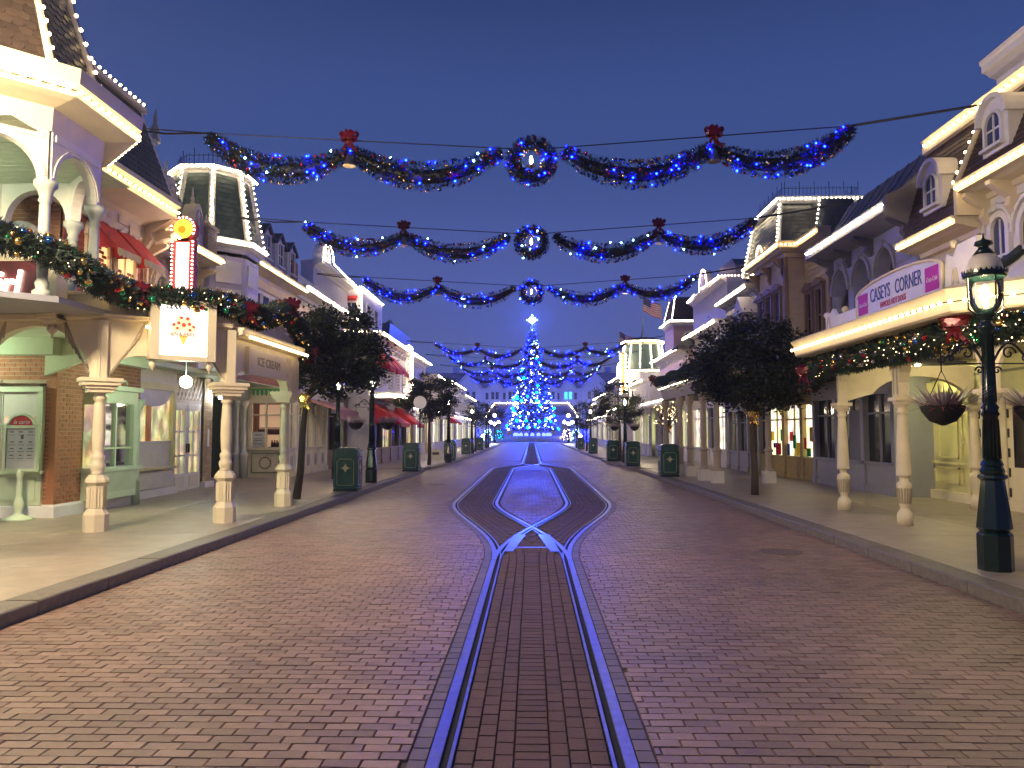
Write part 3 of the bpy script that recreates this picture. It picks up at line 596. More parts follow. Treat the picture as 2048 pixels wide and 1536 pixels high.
# corner loggia tower
TC = (-8.72, 11.62); eo = octv(TC[0], TC[1], 2.12); ei = octv(TC[0], TC[1], 1.55)
part('eave', G().sweep(octv(TC[0], TC[1], 1.6), [(-.02, 6.15), (.03, 6.15), (.05, 6.5), (.38, 6.55), (.5, 6.58), (.5, 6.72), (.56, 6.76), (.58, 6.98), (.3, 7.05), (-.02, 7.05)], closed=True, side=1), cream, L1)
for k in range(8):
    a, b = ei[k], ei[(k + 1) % 8]
    if a[1] > 13.9 or a[0] < -11: continue
    part('loggia_column', G().lathe([(.13, 0), (.13, .1), (.08, .14), (.1, .22), (.07, .28), (.085, .6), (.075, 1.35), (.07, 1.42), (.095, 1.44), (.075, 1.5), (.12, 1.62), (.16, 1.66), (.16, 1.74)], (a[0], a[1], 3.66), 14), mat('grey green paint', (.40, .43, .38)) if k == 0 else MATS['grey green paint'], L1)
    if b[1] > 13.9 or b[0] < -11: continue
    Fo, lo = between(a, b); part('loggia_arch', G().prism([(0, 5.38), (0, 6.17), (lo, 6.17), (lo, 5.38)] + arcp((lo / 2, 5.4), lo / 2 - .1, 0, PI, 14, .56), -.08, .08, Fo).box(.06, lo - .06, .08, .1, 6.02, 6.12, Fo).prism(arcp((lo / 2, 5.4), lo / 2 - .02, .1, PI - .1, 12, .64) + arcp((lo / 2, 5.4), lo / 2 - .07, PI - .1, .1, 12, .59), .08, .1, Fo), offw, L1)
cb = part('loggia_ceiling', G().prism(octv(TC[0], TC[1], 1.58), 6.1, 6.18, lambda a, b, c: (a, c, b)), mint, L1)
for k in range(16): part('ceiling_board', G().box(-10.2, -7.2, 10.2 + .2 * k, 10.38 + .2 * k, 6.085, 6.1), mint, cb)
part('loggia_floor', G().prism(octv(TC[0], TC[1], 1.9), 3.57, 3.66, lambda a, b, c: (a, c, b)), greyp, L1)
part('wall', G().box(-15, -8.86, 13.0, 14.08, 6.18, 6.9), offw, L1)
r0, r1 = octv(TC[0], TC[1], 1.58), octv(TC[0], TC[1], 1.12); r2 = octv(TC[0], TC[1], .85)
for k in range(8):
    A, B = r0[k], r0[(k + 1) % 8]; C, D = r1[k], r1[(k + 1) % 8]; E_, F_ = r2[k], r2[(k + 1) % 8]
    vis = k in (6, 7)
    facet(L1, A + (7.05,), B + (7.05,), C + (8.6,), D + (8.6,), shingle if k == 6 else slate, 12, 8, keep=vis)
    part('roof_slope', G().quad(C + (8.6,), D + (8.6,), F_ + (10.4,), E_ + (10.4,)), slate, L1)
    part('hip_rib', G().tube([A + (7.05,), C + (8.6,), E_ + (10.4,)], .07, 4), cream, L1)
    if k in (5, 6, 7, 0):
        ou = lambda q, z: (q[0] + (q[0] - TC[0]) * .06, q[1] + (q[1] - TC[1]) * .06, z)
        string(L1, [ou(A, 7.1), ou(C, 8.62), ou(E_, 10.4)], .24)
eb = [octv(TC[0], TC[1], 2.15)[k] + (6.65,) for k in (5, 6, 7, 0, 1)]
string(L1, eb, .185)
# main mansard behind the tower
facet(L1, (-8.1, 13.6, 6.9), (-8.1, 16.9, 6.9), (-8.95, 13.6, 9.05), (-8.95, 16.9, 9.05), slate, 14, 20)
part('roof_end', G().prism([(-15, 6.9), (-8.1, 6.9), (-8.95, 9.05), (-15, 9.05)], 16.9, 17.05), offw, L1); part('roof_end', G().box(-15, -9.0, 12.6, 16.9, 6.9, 9.0), slate, L1)
part('ridge', G().sweep([(-8.95, 13.6), (-8.95, 17.05)], [(-.1, 9.0), (.12, 9.0), (.12, 9.12), (-.1, 9.12)]), cream, L1); string(L1, [(-8.84, 13.6, 9.17), (-8.84, 17, 9.17)], .2)
part('body', G().box(-15, -9.3, 14.3, 17.0, .13, 6.9), offw, L1)
# arcade globe lamp
gl = thing('globe_lamp', 'glowing white globe lamp under the ice cream arcade ceiling', 'lamp', (-6.83, 15.0, 3.44))
part('globe', G().ball((-6.83, 15.0, 2.70), .115, 20, 12), globem, gl); part('stem', G().lathe([(.012, -.62), (.012, -.1), (.08, -.08), (.1, 0)], (-6.83, 15., 3.44), 10), iron, gl)
# menu stand
ms = thing('menu_stand', 'pale green menu stand with red arched top in front of brick wall', 'menu stand', (-9.25, 13.75, .13))
Fx, _ = between((-9.25, 13.75), (-8.25, 13.75))
part('post', G().lathe([(.26, 0), (.25, .03), (.1, .08), (.05, .12), (.07, .2), (.09, .28), (.06, .38), (.045, .42), (.045, .75), (.06, .8), (.04, .9)], (-9.25, 13.75, .13), 16), mint, ms)
fr = part('frame', G().box(-.32, .32, -.03, .03, 1.0, 1.05, Fx).box(-.32, .32, -.03, .03, 1.78, 1.83, Fx).box(-.32, -.27, -.03, .03, 1.05, 1.78, Fx).box(.27, .32, -.03, .03, 1.05, 1.78, Fx).box(-.27, .27, -.03, 0, 1.05, 1.78, Fx).prism(arcp((0, 1.83), .26, 0, PI, 12, .22) + arcp((0, 1.83), .22, PI, 0, 12, .18), -.03, .03, Fx).box(-.4, -.22, -.03, .03, 1.83, 1.86, Fx).box(.22, .4, -.03, .03, 1.83, 1.86, Fx), mint, ms)
part('menu_sheet', G().box(-.265, .265, 0, .012, 1.055, 1.775, Fx), paper, fr); part('crest_panel', G().prism(arcp((0, 1.83), .22, 0, PI, 12, .18), -.01, .01, Fx), redp, fr)
pr = G()
for z in (1.70, 1.52, 1.40, 1.28): 
    for k in range(3):
        u = -.17 + .17 * k; pr.box(u - .05 * R.uniform(.5, 1), u + .05 * R.uniform(.5, 1), .012, .014, z, z + .02, Fx); pr.box(u - .06, u + .06, .012, .014, z - .05, z - .04, Fx)
pr.prism([(.0, 1.58), (.05, 1.58), (.05, 1.66), (.0, 1.66)], .012, .014, Fx); part('print', pr, inkm, fr); text('la carte', fr, Fx, 0, .012, 1.86, .1, signwhite, ex=.002, shear=.3)

for x, y, z, lab in ((-10.6, 13.2, 2.95, 'assumed globe lamp added under the far left arcade bay, out of frame'), (-9.7, 11.2, 5.72, 'assumed globe lamp added to light the upper corner loggia, out of frame')):  # both lamps assumed, added out of frame to light arcade and loggia
    q = thing('globe_lamp', lab, 'lamp', (x, y, z)); part('globe', G().ball((x, y, z), .115, 20, 12), globem, q); part('stem', G().lathe([(.012, .1), (.012, .42)], (x, y, z), 8), iron, q)
string(L1, [Fm(.1, .24, 3.45), Fm(lm - .1, .24, 3.45)], .2)  # assumed bulb string on the unseen left bays, added to light the foreground
# ---------------------------------------------------------------- generic street building pieces
def shop(parent, F, u0, u1, n, m, pm, z0=.13, z1=3.0, riser=.75, d=0., fascia=.42, name=None, panel=None):
    """glazed shopfront: pilasters, stall riser with panels, transom lights and a fascia"""
    w = (u1 - u0) / n
    part('stall_riser', G().box(u0, u1, d - .1, d + .06, z0, z0 + riser, F).box(u0, u1, d - .1, d + .1, z0, z0 + .14, F).box(u0, u1, d - .1, d + .12, z0 + riser, z0 + riser + .06, F), panel or m, parent)
    for i in range(n):
        a = u0 + w * i; part('riser_panel', G().box(a + .16, a + w - .16, d + .06, d + .085, z0 + .22, z0 + riser - .08, F), m, parent)
        zt = z1 - fascia
        win = part('shop_window', G().box(a + .1, a + w - .1, d - .02, d + .03, zt - .5, zt - .45, F).box(a + w / 2 - .02, a + w / 2 + .02, d - .02, d + .03, z0 + riser, zt, F), m, parent)
        part('pane', G().box(a + .08, a + w - .08, d - .06, d - .03, z0 + riser + .06, zt, F), pm[i % len(pm)] if isinstance(pm, list) else pm, win)
    for i in range(n + 1):
        a = u0 + w * i; part('pilaster', G().box(a - .1, a + .1, d - .06, d + .12, z0, z1 - fascia, F).box(a - .13, a + .13, d - .06, d + .16, z0, z0 + .2, F).box(a - .13, a + .13, d - .06, d + .16, z1 - fascia - .12, z1 - fascia, F), m, parent)
    part('fascia', G().box(u0 - .1, u1 + .1, d - .06, d + .14, z1 - fascia, z1, F).box(u0 - .14, u1 + .14, d - .06, d + .24, z1, z1 + .08, F), m, parent)
def block(name, label, side, y0, y1, x, zc, wm, tm, floors, cp=.55, ch=.4, roof=None, shopn=3, shopm=None, pm=None, strings=(1,), sz=3.3, group=None, single_=False, bm=None, shopd=0., step=.2, br=.3, upz=3.3, grd=True, depth=9):
    """a street building: shopfront, upper storeys with cased windows, bracketed cornice with bulbs, roof"""
    F = (FL if side < 0 else FR)(x, y0); sd = 1 if side < 0 else -1; L = y1 - y0; r = thing(name, label, 'building', (side * x, (y0 + y1) / 2, .13), group)
    part('wall', G().box(0, L, -.3, 0, upz, zc, F), wm, r); part('body', G().box(.02, L - .02, -depth, -.3, .13, zc, F), wm, r)
    sg = G(); zz = upz + .2
    while zz < zc - .5: sg.prism([(0, zz), (.02, zz), (.006, zz + .16), (0, zz + .16)], .02, L - .02, lambda a, b, c: F(b, a, c)); zz += .165
    part('siding', sg, wm, r, kind='stuff'); part('corner_board', G().box(0, .14, 0, .05, upz, zc, F), tm, r); part('corner_board', G().box(L - .14, L, 0, .05, upz, zc, F), tm, r)
    if grd: shop(r, F, .15, L - .15, shopn, shopm or tm, pm or pane, z1=sz, d=shopd)
    part('string_course', G().sweep([F(0, 0, 0)[:2], F(L, 0, 0)[:2]], [(-.02, upz + .05), (.1, upz + .05), (.12, upz + .18), (-.02, upz + .18)], side=sd), tm, r)
    for z0, z1, n, arch, wp, hood in floors:
        w = L / n
        for i in range(n):
            c = w * (i + .5); hw = min(.48, w * .3); window(r, F, c - hw, c + hw, z0, z1, tm, wp, arch=arch, hood=hood, nx=2, nz=2, case=.09, proud=.08)
    P = [F(-.02, 0, 0)[:2], F(L + .02, 0, 0)[:2]]
    c = cornice(r, P, zc + .1, cp, ch, tm, sd)
    if br: brackets(r, F, [.15 + (L - .3) * k / max(1, round(L / br / 3.2)) for k in range(max(1, round(L / br / 3.2)) + 1)], 0, zc - .06, .42, cp * .7, .12, tm)
    dn = G()
    for k in range(int(L / .2)): dn.box(.06 + .2 * k, .14 + .2 * k, .0, .06, zc - .48, zc - .34, F)
    part('dentil_course', dn, tm, r, kind='stuff')
    if strings: string(r, [F(.05, cp * 1.02 + .02, zc - .02), F(L - .05, cp * 1.02 + .02, zc - .02)], step, single_, bm or bulbc)
    return r, F, L
def mansard(r, F, u0, u1, d0, z0, d1, z1, m, rows, cols, cap=None, dormers=(), dm=None, ends=True, curve=0, strings=False):
    facet(r, F(u0, d0, z0), F(u1, d0, z0), F(u0, d1, z1), F(u1, d1, z1), m, rows, cols, scallop=False)
    if ends:
        for u in (u0, u1): part('roof_end', G().prism([(d0, z0), (d1, z1), (d1 - 3, z1), (d0 - 3, z0)], u - .02, u + .02, lambda a, b, c: F(b, a, c)), dm or m, r)
    part('roof_deck', G().box(u0, u1, d1 - 4, d1, z1 - .1, z1, F), m, r)
    if cap: part('ridge', G().box(u0 - .03, u1 + .03, d1 - .1, d1 + .12, z1 - .06, z1 + .08, F), cap, r)
    for u, w, zb, zt, arch in dormers:
        q = part('dormer', G().prism([(u - w / 2, zb), (u + w / 2, zb), (u + w / 2, zt - (.0 if arch else .1))] + (arcp((u, zt), w / 2, 0, PI, 10) if arch else [(u, zt + .22)]) + [(u - w / 2, zt - (.0 if arch else .1))], d1 - .3, d0 - .05, F), dm, r)
        hw = w * .28; window(q, F, u - hw, u + hw, zb + .12, zt - .1 + (hw if arch else 0), dm, paneblue, d=d0 - .05, arch=1 if arch else 0, case=.06, proud=.06)
        if not arch: part('dormer_roof', G().prism([(u - w / 2 - .1, zt - .16), (u, zt + .22), (u + w / 2 + .1, zt - .16), (u + w / 2 + .1, zt - .06), (u, zt + .32), (u - w / 2 - .1, zt - .06)], d1 - .4, d0 + .06, F), slate, q)
        else: part('dormer_hood', G().prism(arcp((u, zt), w / 2 + .08, 0, PI, 10) + arcp((u, zt), w / 2, PI, 0, 10), d1 - .2, d0 + .05, F), dm, q)
# ---------------------------------------------------------------- left row
# tan brick gothic house
L2 = thing('brick_house', 'tan brick house with gothic arched windows and pointed gable boards, left side', 'building', (-8.85, 18.5, .13)); F = FL(8.85, 17.1)
bricks(L2, F, 0, 2.9, 3.4, 6.0, brickt, mat('tan mortar', (.30, .24, .16), .9), bl=.22, bh=.085); part('body', G().box(-18, -9.1, 17.12, 22.4, 3.3, 6.2), tan, L2)
for u in (.75, 2.05):
    w = window(L2, F, u - .3, u + .3, 3.9, 5.4, cream, winP, d=.02, arch=1.4, nx=2, nz=2, case=.12, proud=.08)
    for k in (1, 2): part('arch_ring', G().prism(arcp((u, 4.98), .34 + .1 * k, 0, PI, 14, .5 + .12 * k) + arcp((u, 4.98), .29 + .1 * k, PI, 0, 14, .44 + .12 * k), .01, .1 - .02 * k, F), cream, w)
cornice(L2, [(-8.85, 17.1), (-8.85, 20.0)], 6.3, .68, .36, cream); brackets(L2, F, (.1, 1.45, 2.8), .02, 6.0, .5, .5, .12, cream)
string(L2, [F(.05, .70, 6.2), F(2.85, .70, 6.2)], .15)
for u, zt in ((.45, 7.55), (1.9, 7.35)):
    b = part('gable_board', G().prism([(u - .3, 6.3), (u + .3, 6.3), (u + .3, zt - .6)] + arcp((u, zt - .6), .3, 0, PI, 12, .75) + [(u - .3, zt - .6)], .1, .42, F), cream, L2)
    for k in (1, 2): part('groove_ring', G().prism(arcp((u, zt - .6), .3 - .08 * k, 0, PI, 12, .75 - .15 * k) + arcp((u, zt - .6), .27 - .08 * k, PI, 0, 12, .7 - .15 * k), .42, .45, F), creamd, b)
    finial(L2, F(u, .25, zt + .12), .45, cream, .06); finial(L2, F(u + .62, .2, 6.85), .4, cream, .05); part('post', G().box(u + .54, u + .7, .12, .28, 6.3, 6.85, F), cream, L2)
ch = bricks(L2, FL(8.35, 19.35), 0, .6, 6.3, 7.0, brickt, MATS['tan mortar']); part('chimney', G().box(-9.2, -8.36, 19.35, 19.95, 6.3, 7.0).box(-9.25, -8.3, 19.3, 20.0, 7.0, 7.1), tan, L2); finial(L2, (-8.5, 19.6, 7.1), .3, cream, .05)
facet(L2, (-8.5, 17.1, 6.3), (-8.5, 20, 6.3), (-9.6, 17.1, 8.3), (-9.6, 20, 8.3), slate, 10, 12, scallop=False)
bl = part('balustrade', G().box(-9.75, -9.55, 17.2, 19.0, 8.3, 8.45).box(-9.75, -9.55, 17.2, 19.0, 9.0, 9.12), greyp, L2)
for k in range(8): part('baluster', G().lathe([(.05, 0), (.09, .15), (.1, .22), (.04, .42), (.07, .55)], (-9.65, 17.35 + .21 * k, 8.45), 8), greyp, bl)
finial(L2, (-9.65, 19.05, 9.12), .9, greyp, .14); string(L2, [(-9.3, 17.2, 8.15), (-9.3, 19.9, 8.15)], .22, False)
# its ground floor: curtained window, double doors, pier
Fg = FL(9.3, 17.15)
part('wall', G().box(0, 2.75, -.2, 0, .13, 3.4, Fg), offw, L2); part('plinth', G().box(.0, 2.75, 0, .1, .13, .32, Fg), white, L2)
bricks(L2, Fg, .0, .22, .36, 3.2, brickd, mortard)
w = window(L2, Fg, .42, 2.35, .85, 2.75, yellow, winY, nx=1, nz=1, case=.16, proud=.12)
part('lace_curtain', G().quad(*[Fg(u, .06, z) for u, z in ((.42, .85), (2.35, .85), (2.35, 1.45), (.42, 1.45))]), offw, w); part('rail', G().box(.42, 2.35, .05, .08, 1.45, 1.49, Fg), offw, w)
part('partition', G().box(1.1, 1.35, .03, .05, 1.49, 2.7, Fg), orange, w); part('swag_curtain', G().prism([(.42, 2.75), (2.35, 2.75)] + arcp((1.38, 2.75), .95, 0, -PI, 12, .42)[1:-1], .05, .07, Fg), lilac, w)
part('panel', G().box(.3, 2.5, 0, .08, .34, .75, Fg).box(.5, 2.3, .08, .1, .42, .68, Fg), offw, L2)
Fd = FL(9.45, 19.9)
dr = part('wall', G().box(0, 2.7, -.2, -.05, .13, 3.4, Fd), tan, L2)
for k in range(2):
    a = .12 + .86 * k; d_ = part('door', G().box(a, a + .84, -.05, .03, .14, .6, Fd).box(a, a + .1, -.05, .03, .6, 2.35, Fd).box(a + .74, a + .84, -.05, .03, .6, 2.35, Fd).box(a, a + .84, -.05, .03, 2.3, 2.5, Fd).box(a + .1, a + .74, -.04, .02, 1.05, 1.1, Fd).box(a + .1, a + .74, -.04, .02, 1.7, 1.75, Fd).box(a + .4, a + .44, -.04, .02, .6, 2.3, Fd), white, L2)
    part('pane', G().box(a + .1, a + .74, -.045, -.03, .6, 2.3, Fd), winY, d_); part('panel', G().box(a + .14, a + .7, .03, .045, .22, .52, Fd), offw, d_); part('handle', G().box(a + (.76 if k == 0 else .04), a + (.80 if k == 0 else .08), .03, .07, 1.15, 1.4, Fd), iron, d_)
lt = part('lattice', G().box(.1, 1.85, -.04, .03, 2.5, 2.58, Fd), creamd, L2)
for k in range(8):
    for s in (1, -1): part('lattice_slat', G().prism([(.12 + .22 * k, 2.6), (.2 + .22 * k, 2.6), (.2 + .22 * k + s * .4, 3.2), (.12 + .22 * k + s * .4, 3.2)], .01 + .01 * s, .02 + .01 * s, Fd), cream, lt)
bricks(L2, Fd, 1.9, 2.5, .3, 3.3, brickt, MATS['tan mortar'], d=.06); part('plinth', G().box(1.88, 2.52, 0, .16, .13, .3, Fd), white, L2); part('plaque', G().prism(arcp((2.2, 1.75), .06, 0, PI, 8) + arcp((2.2, 1.35), .06, PI, 2 * PI, 8), .06, .09, Fd), white, L2)
part('soffit', G().box(-18, -8.86, 17.1, 28.0, 3.28, 3.4), mint, L2)
wl = thing('wall_lantern', 'small lit lantern on an iron bracket beside the double doors', 'lantern', (-9.35, 22.3, 2.9))
part('bracket', G().tube([(-9.4, 22.3, 3.05), (-9.2, 22.3, 3.12), (-9.1, 22.3, 3.0), (-9.1, 22.3, 2.95)], .018, 6).tube([(-9.4, 22.3, 2.75), (-9.3, 22.3, 2.95), (-9.2, 22.3, 3.1)], .012, 5), iron, wl); part('glass', G().lathe([(.06, 0), (.1, .2), (.08, .24)], (-9.1, 22.3, 2.68), 6, False), lampw, wl); part('cap', G().lathe([(.12, 0), (.03, .1), (.01, .16)], (-9.1, 22.3, 2.92), 6, False), iron, wl)
# lilac house with green slate tower
L3 = thing('turret_house', 'lilac house with green slate octagonal turret outlined in white bulbs', 'building', (-9.1, 21.3, .13)); F = FL(8.85, 20.0); T3 = (-9.1, 21.35)
part('wall', G().box(0, 2.6, -.3, 0, 3.4, 6.5, F), lilac, L3); part('turret_wall', G().prism(octv(*T3, 1.2), 3.4, 6.5, lambda a, b, c: (a, c, b)), lilac, L3); part('body', G().box(-18, -9.1, 22.4, 22.9, 3.4, 7), lilac, L3)
cornice(L3, octv(*T3, 1.2), 6.95, .22, .35, white, 1, closed=True); cornice(L3, octv(*T3, .92), 9.0, .16, .2, white, 1, closed=True)
ob, ot = octv(*T3, 1.22), octv(*T3, .92)
for k in range(8):
    A, B, C, D = ob[k], ob[(k + 1) % 8], ot[k], ot[(k + 1) % 8]
    facet(L3, A + (6.95,), B + (6.95,), C + (8.82,), D + (8.82,), slateg, 14, 7, scallop=False)
    part('hip_rib', G().tube([A + (6.95,), C + (8.82,)], .1, 4), white, L3)
    if k in (4, 5, 6, 7, 0): q = lambda p, z: (p[0] + (p[0] - T3[0]) * .1, p[1] + (p[1] - T3[1]) * .1, z); string(L3, [q(A, 6.98), q(C, 8.8)], .16, False, bulbc, r=.026)
    Fo, lo = between(ob[k], ob[(k + 1) % 8])
    if k in (5, 6, 7): part('panel', G().box(.15, lo - .15, -.03, .02, 5.75, 6.35, Fo).box(.15, lo - .15, -.03, .02, 4.7, 5.6, Fo), white, L3)
for ap, z in ((1.42, 6.86), (1.08, 8.93)):
    o = octv(*T3, ap + .03); string(L3, [o[k] + (z,) for k in (4, 5, 6, 7, 0)], .15, False, bulbc, r=.026)
part('turret_deck', G().prism(octv(*T3, .95), 8.9, 9.0, lambda a, b, c: (a, c, b)), greyd, L3); cresting(L3, octv(*T3, .85), 9.0, .52, .13)
window(L3, F, 1.3, 2.2, 4.1, 5.3, white, winP, d=.36); awning(L3, F, .25, 1.35, 5.95, 5.25, .75, awnred, awnred, d=.0, val=.02, stripes=awnwhite)
ball_finial(L3, (-7.9, 20.6, 4.85), white, .12)
# red brick house with dormers, kiosk below
L4 = thing('dormer_house', 'red brick house with white window band and three white attic dormers', 'building', (-8.85, 25.3, .13)); F = FL(8.85, 22.65)
bricks(L4, F, 0, 5.3, 3.3, 5.75, brickd, mortard, bl=.24, bh=.09); part('body', G().box(-18, -9.2, 22.9, 28, 3.4, 6.7), brickd, L4)
wb = part('window_band', G().box(0, 5.3, 0, .1, 5.7, 6.3, F), white, L4)
for k in range(6): window(wb, F, .2 + .84 * k, .82 + .84 * k, 5.82, 6.15, white, pane, d=.1, nx=1, nz=1, case=.05, proud=.04, sill=0)
sl = part('frieze', G().box(0, 5.3, 0, .12, 6.3, 6.65, F), tan, L4)
for k in range(52): part('frieze_slat', G().box(.02 + .1 * k, .07 + .1 * k, .12, .16, 6.33, 6.62, F), cream, sl)
cornice(L4, [(-8.85, 22.65), (-8.85, 27.95)], 6.98, .6, .33, cream); string(L4, [F(.05, .62, 6.86), F(5.25, .62, 6.86)], .13, False, bulbm)
mansard(L4, F, 0, 5.3, .1, 7.0, -.8, 8.9, slate, 12, 22, white, [(u, .85, 7.35, 8.35, 0) for u in (2.4, 3.7, 5.0)], white)
part('chimney', G().box(-9.6, -8.75, 27.6, 28.3, 6.9, 8.0), brickd, L4); part('chimney_pot', G().box(-9.5, -8.85, 27.7, 28.2, 8.0, 8.35), greyd, L4)
for k in range(3): window(L4, F, .7 + 1.6 * k, 1.5 + 1.6 * k, 3.9, 5.2, white, winP, nx=2, nz=2)
Fk, _ = between((-10.7, 26.8), (-8.75, 26.8)); Fk2 = FL(8.7, 26.85)
part('wall', G().box(-11.7, -11.5, 22.4, 27, .13, 3.3), offw, L4)
boards(L4, Fr((-11.6, 26.8), (1, 0), (0, -1)), 0, .95, .13, 3.3, clapgreen, .14)
for u in (.12, .42, .66): part('pilaster', G().lathe([(.13, 0), (.13, .75), (.16, .78), (.16, .84), (.09, .9), (.11, 1.0), (.07, 1.1), (.08, 1.2), (.07, 2.4), (.12, 2.5), (.16, 2.6), (.16, 2.7)], Fk(u, .12, .13), 10), offw, L4)
part('wall', G().box(0, .8, -.2, 0, .13, 3.3, Fk), offw, L4)
kf = part('kiosk_front', G().box(.8, 2.0, -.1, .06, .13, 1.12, Fk).box(.74, 2.05, -.1, .16, 1.1, 1.18, Fk).box(.8, .9, -.1, .06, 1.18, 2.75, Fk).box(1.88, 2.0, -.1, .06, 1.18, 2.75, Fk).box(1.36, 1.42, -.06, .04, 1.18, 2.75, Fk).box(.9, 1.88, -.06, .04, 2.28, 2.34, Fk).box(.8, 2.0, -.1, .08, 2.72, 3.3, Fk), cream, L4)
part('panel_moulding', G().box(.9, 1.92, .06, .085, .28, .33, Fk).box(.9, 1.92, .06, .085, .95, 1.0, Fk).box(.9, .95, .06, .085, .33, .95, Fk).box(1.87, 1.92, .06, .085, .33, .95, Fk).prism(arcp((1.4, .64), .22, 0, 2 * PI, 20)[:-1], .06, .08, Fk), olive, kf)
part('rosette', G().prism(arcp((1.4, .64), .17, 0, 2 * PI, 20)[:-1], .08, .095, Fk).prism(arcp((1.4, .64), .06, 0, 2 * PI, 12)[:-1], .095, .11, Fk), cream, kf)
part('interior', G().box(.9, 1.88, -.75, -.7, 1.18, 2.7, Fk), mat('lit kiosk back wall', (.9, .55, .32), emit=.35), kf)
part('shelf', G().box(.9, 1.88, -.68, -.4, 1.62, 1.65, Fk).box(.9, 1.88, -.6, -.1, 1.16, 1.19, Fk), brownp, kf)
bt = mesh('bottle', G().lathe([(.03, 0), (.03, .14), (.012, .18), (.012, .24)], (0, 0, 0), 8), maroon)
for k in range(22): inst('bottle', bt, kf, Fk(.94 + .0425 * k, -.55, 1.65))
for k in range(9): inst('bottle', bt, kf, Fk(1.46 + .045 * k, -.4 + .05 * (k % 2), 1.19))
part('notice', G().box(.91, 1.35, .0, .01, 1.2, 1.72, Fk), paper, kf); text('OUVERT', kf, Fk, 1.13, .012, 1.27, .085, inkm, ex=.001); part('print', G().box(1.0, 1.26, .01, .012, 1.6, 1.63, Fk).box(.98, 1.28, .01, .012, 1.47, 1.49, Fk).box(.98, 1.28, .01, .012, 1.41, 1.43, Fk), inkm, kf)
ft = part('fretwork', G().box(.85, 1.95, .08, .1, 3.18, 3.24, Fk), greenlit, kf)
for k in range(7): part('fret_drop', G().prism([(.9 + .15 * k, 3.18), (1.0 + .15 * k, 3.18), (1.0 + .15 * k, 3.05), (.95 + .15 * k, 2.98), (.9 + .15 * k, 3.05)], .08, .1, Fk), greenlit, ft)
shop(L4, Fk2, .05, 5.2, 5, offw, winP, z1=3.25, riser=.95, d=.02)
for k in range(5): part('oval_medallion', G().prism(arcp((.57 + 1.03 * k, .66), .17, 0, 2 * PI, 16, .24)[:-1], .1, .125, Fk2), greyp, L4)
part('lamp_board', G().box(5.2, 5.24, .3, .9, 2.5, 2.75, Fk2).prism(arcp((5.22, 2.75), .2, 0, PI, 10), .4, .8, Fk2), offw, L4)
# white and pink house with curved pediment
L5, F, L = block('pediment_house', 'white and pink house with tall bulb trimmed curved pediment', -1, 28.0, 36.4, 8.85, 7.1, pink, white, [(4.2, 5.9, 5, 1, pane, 0)], roof=None, shopn=4, shopm=brownp, pm=[pane, winP], bm=bulbc, step=.16, br=0)
part('false_front', G().box(2.6, 8.4, -.5, .02, 7.1, 8.7, F).prism([(2.6, 8.7)] + [(3.4, 8.8), (3.9, 9.1)] + arcp((4.7, 9.1), .7, PI, 0, 10, .75) + [(5.6, 9.1), (6.2, 8.8), (8.4, 8.7)], -.4, .0, F), lilac, L5)
cornice(L5, [F(2.6, 0, 0)[:2], F(8.4, 0, 0)[:2]], 8.75, .4, .35, white); string(L5, [F(2.6, .42, 8.72), F(3.5, .42, 8.8), F(4.0, .1, 9.15), F(4.1, .1, 9.6), F(4.7, .1, 9.92), F(5.3, .1, 9.6), F(5.5, .1, 9.15), F(6.1, .42, 8.8), F(8.4, .42, 8.72)], .13, False)
bz = part('frieze', G().box(2.6, 8.4, .0, .06, 7.2, 7.75, F), lilac, L5)
for k in range(28): part('frieze_slat', G().box(2.7 + .2 * k, 2.8 + .2 * k, .06, .14, 7.0, 7.3, F), white, bz)
part('bow_hood', G().lathe([(.75, 0), (.75, .5), (.62, .85), (.3, 1.05), (.01, 1.1)], (-8.75, 32.2, 5.6), 16), white, L5); part('bow_bay', G().lathe([(.7, 0), (.7, 1.5)], (-8.75, 32.2, 4.1), 16), paneblue, L5)
part('ridge_lights_box', G().box(0, 2.6, -.5, .03, 7.1, 7.7, F), white, L5); part('porch_awning', G().prism([(0, 3.1), (1.7, 2.55), (1.7, 2.2), (1.68, 2.2), (1.68, 2.5), (0, 3.04)], .4, 3.6, lambda a, b, c: F(b, a, c)), awnpk, L5)
# restaurant with red awnings
L6, F, L = block('restaurant', 'white restaurant with red window awnings and lit cornice, left side', -1, 36.6, 49.5, 7.75, 6.5, white, white, [(4.1, 5.6, 6, 0, winP, 0)], cp=.6, shopn=5, shopm=brownp, pm=[pane, winY, pane], bm=bulbc, step=.14)
for k in range(3): awning(L6, F, 1.0 + 2.1 * k, 2.6 + 2.1 * k, 5.9, 5.0, .8, awnred, awnred, stripes=None, val=.25)
cornice(L6, [(-8.9, 36.6), (-7.75, 36.6)], 6.6, .6, .4, white); string(L6, [(-9.2, 36.0, 6.48), (-7.1, 36.0, 6.48)], .14, False)
part('attic', G().box(.3, 5.4, -1.6, -.5, 6.6, 8.7, F), lilac, L6); window(L6, F, 1.4, 2.2, 7.0, 8.1, white, paneblue, d=-.5); window(L6, F, 3.2, 4.0, 7.0, 8.1, white, paneblue, d=-.5)
part('attic_front', G().box(-9.3, -8.25, 36.85, 36.92, 6.6, 8.7), lilac, L6); window(L6, Fr((-9.3, 36.85), (1, 0), (0, -1)), .3, .8, 6.9, 8.0, white, paneblue); awning(L6, Fr((-9.3, 36.85), (1, 0), (0, -1)), .25, .85, 8.35, 8.2, .2, awnred, awnred, val=.14)
string(L6, [(-9.3, 36.7, 8.75), (-8.2, 36.7, 8.75), (-8.2, 42, 8.75)], .15, False); string(L6, [(-8.2, 36.7, 6.7), (-8.2, 36.7, 8.75)], .15, False)
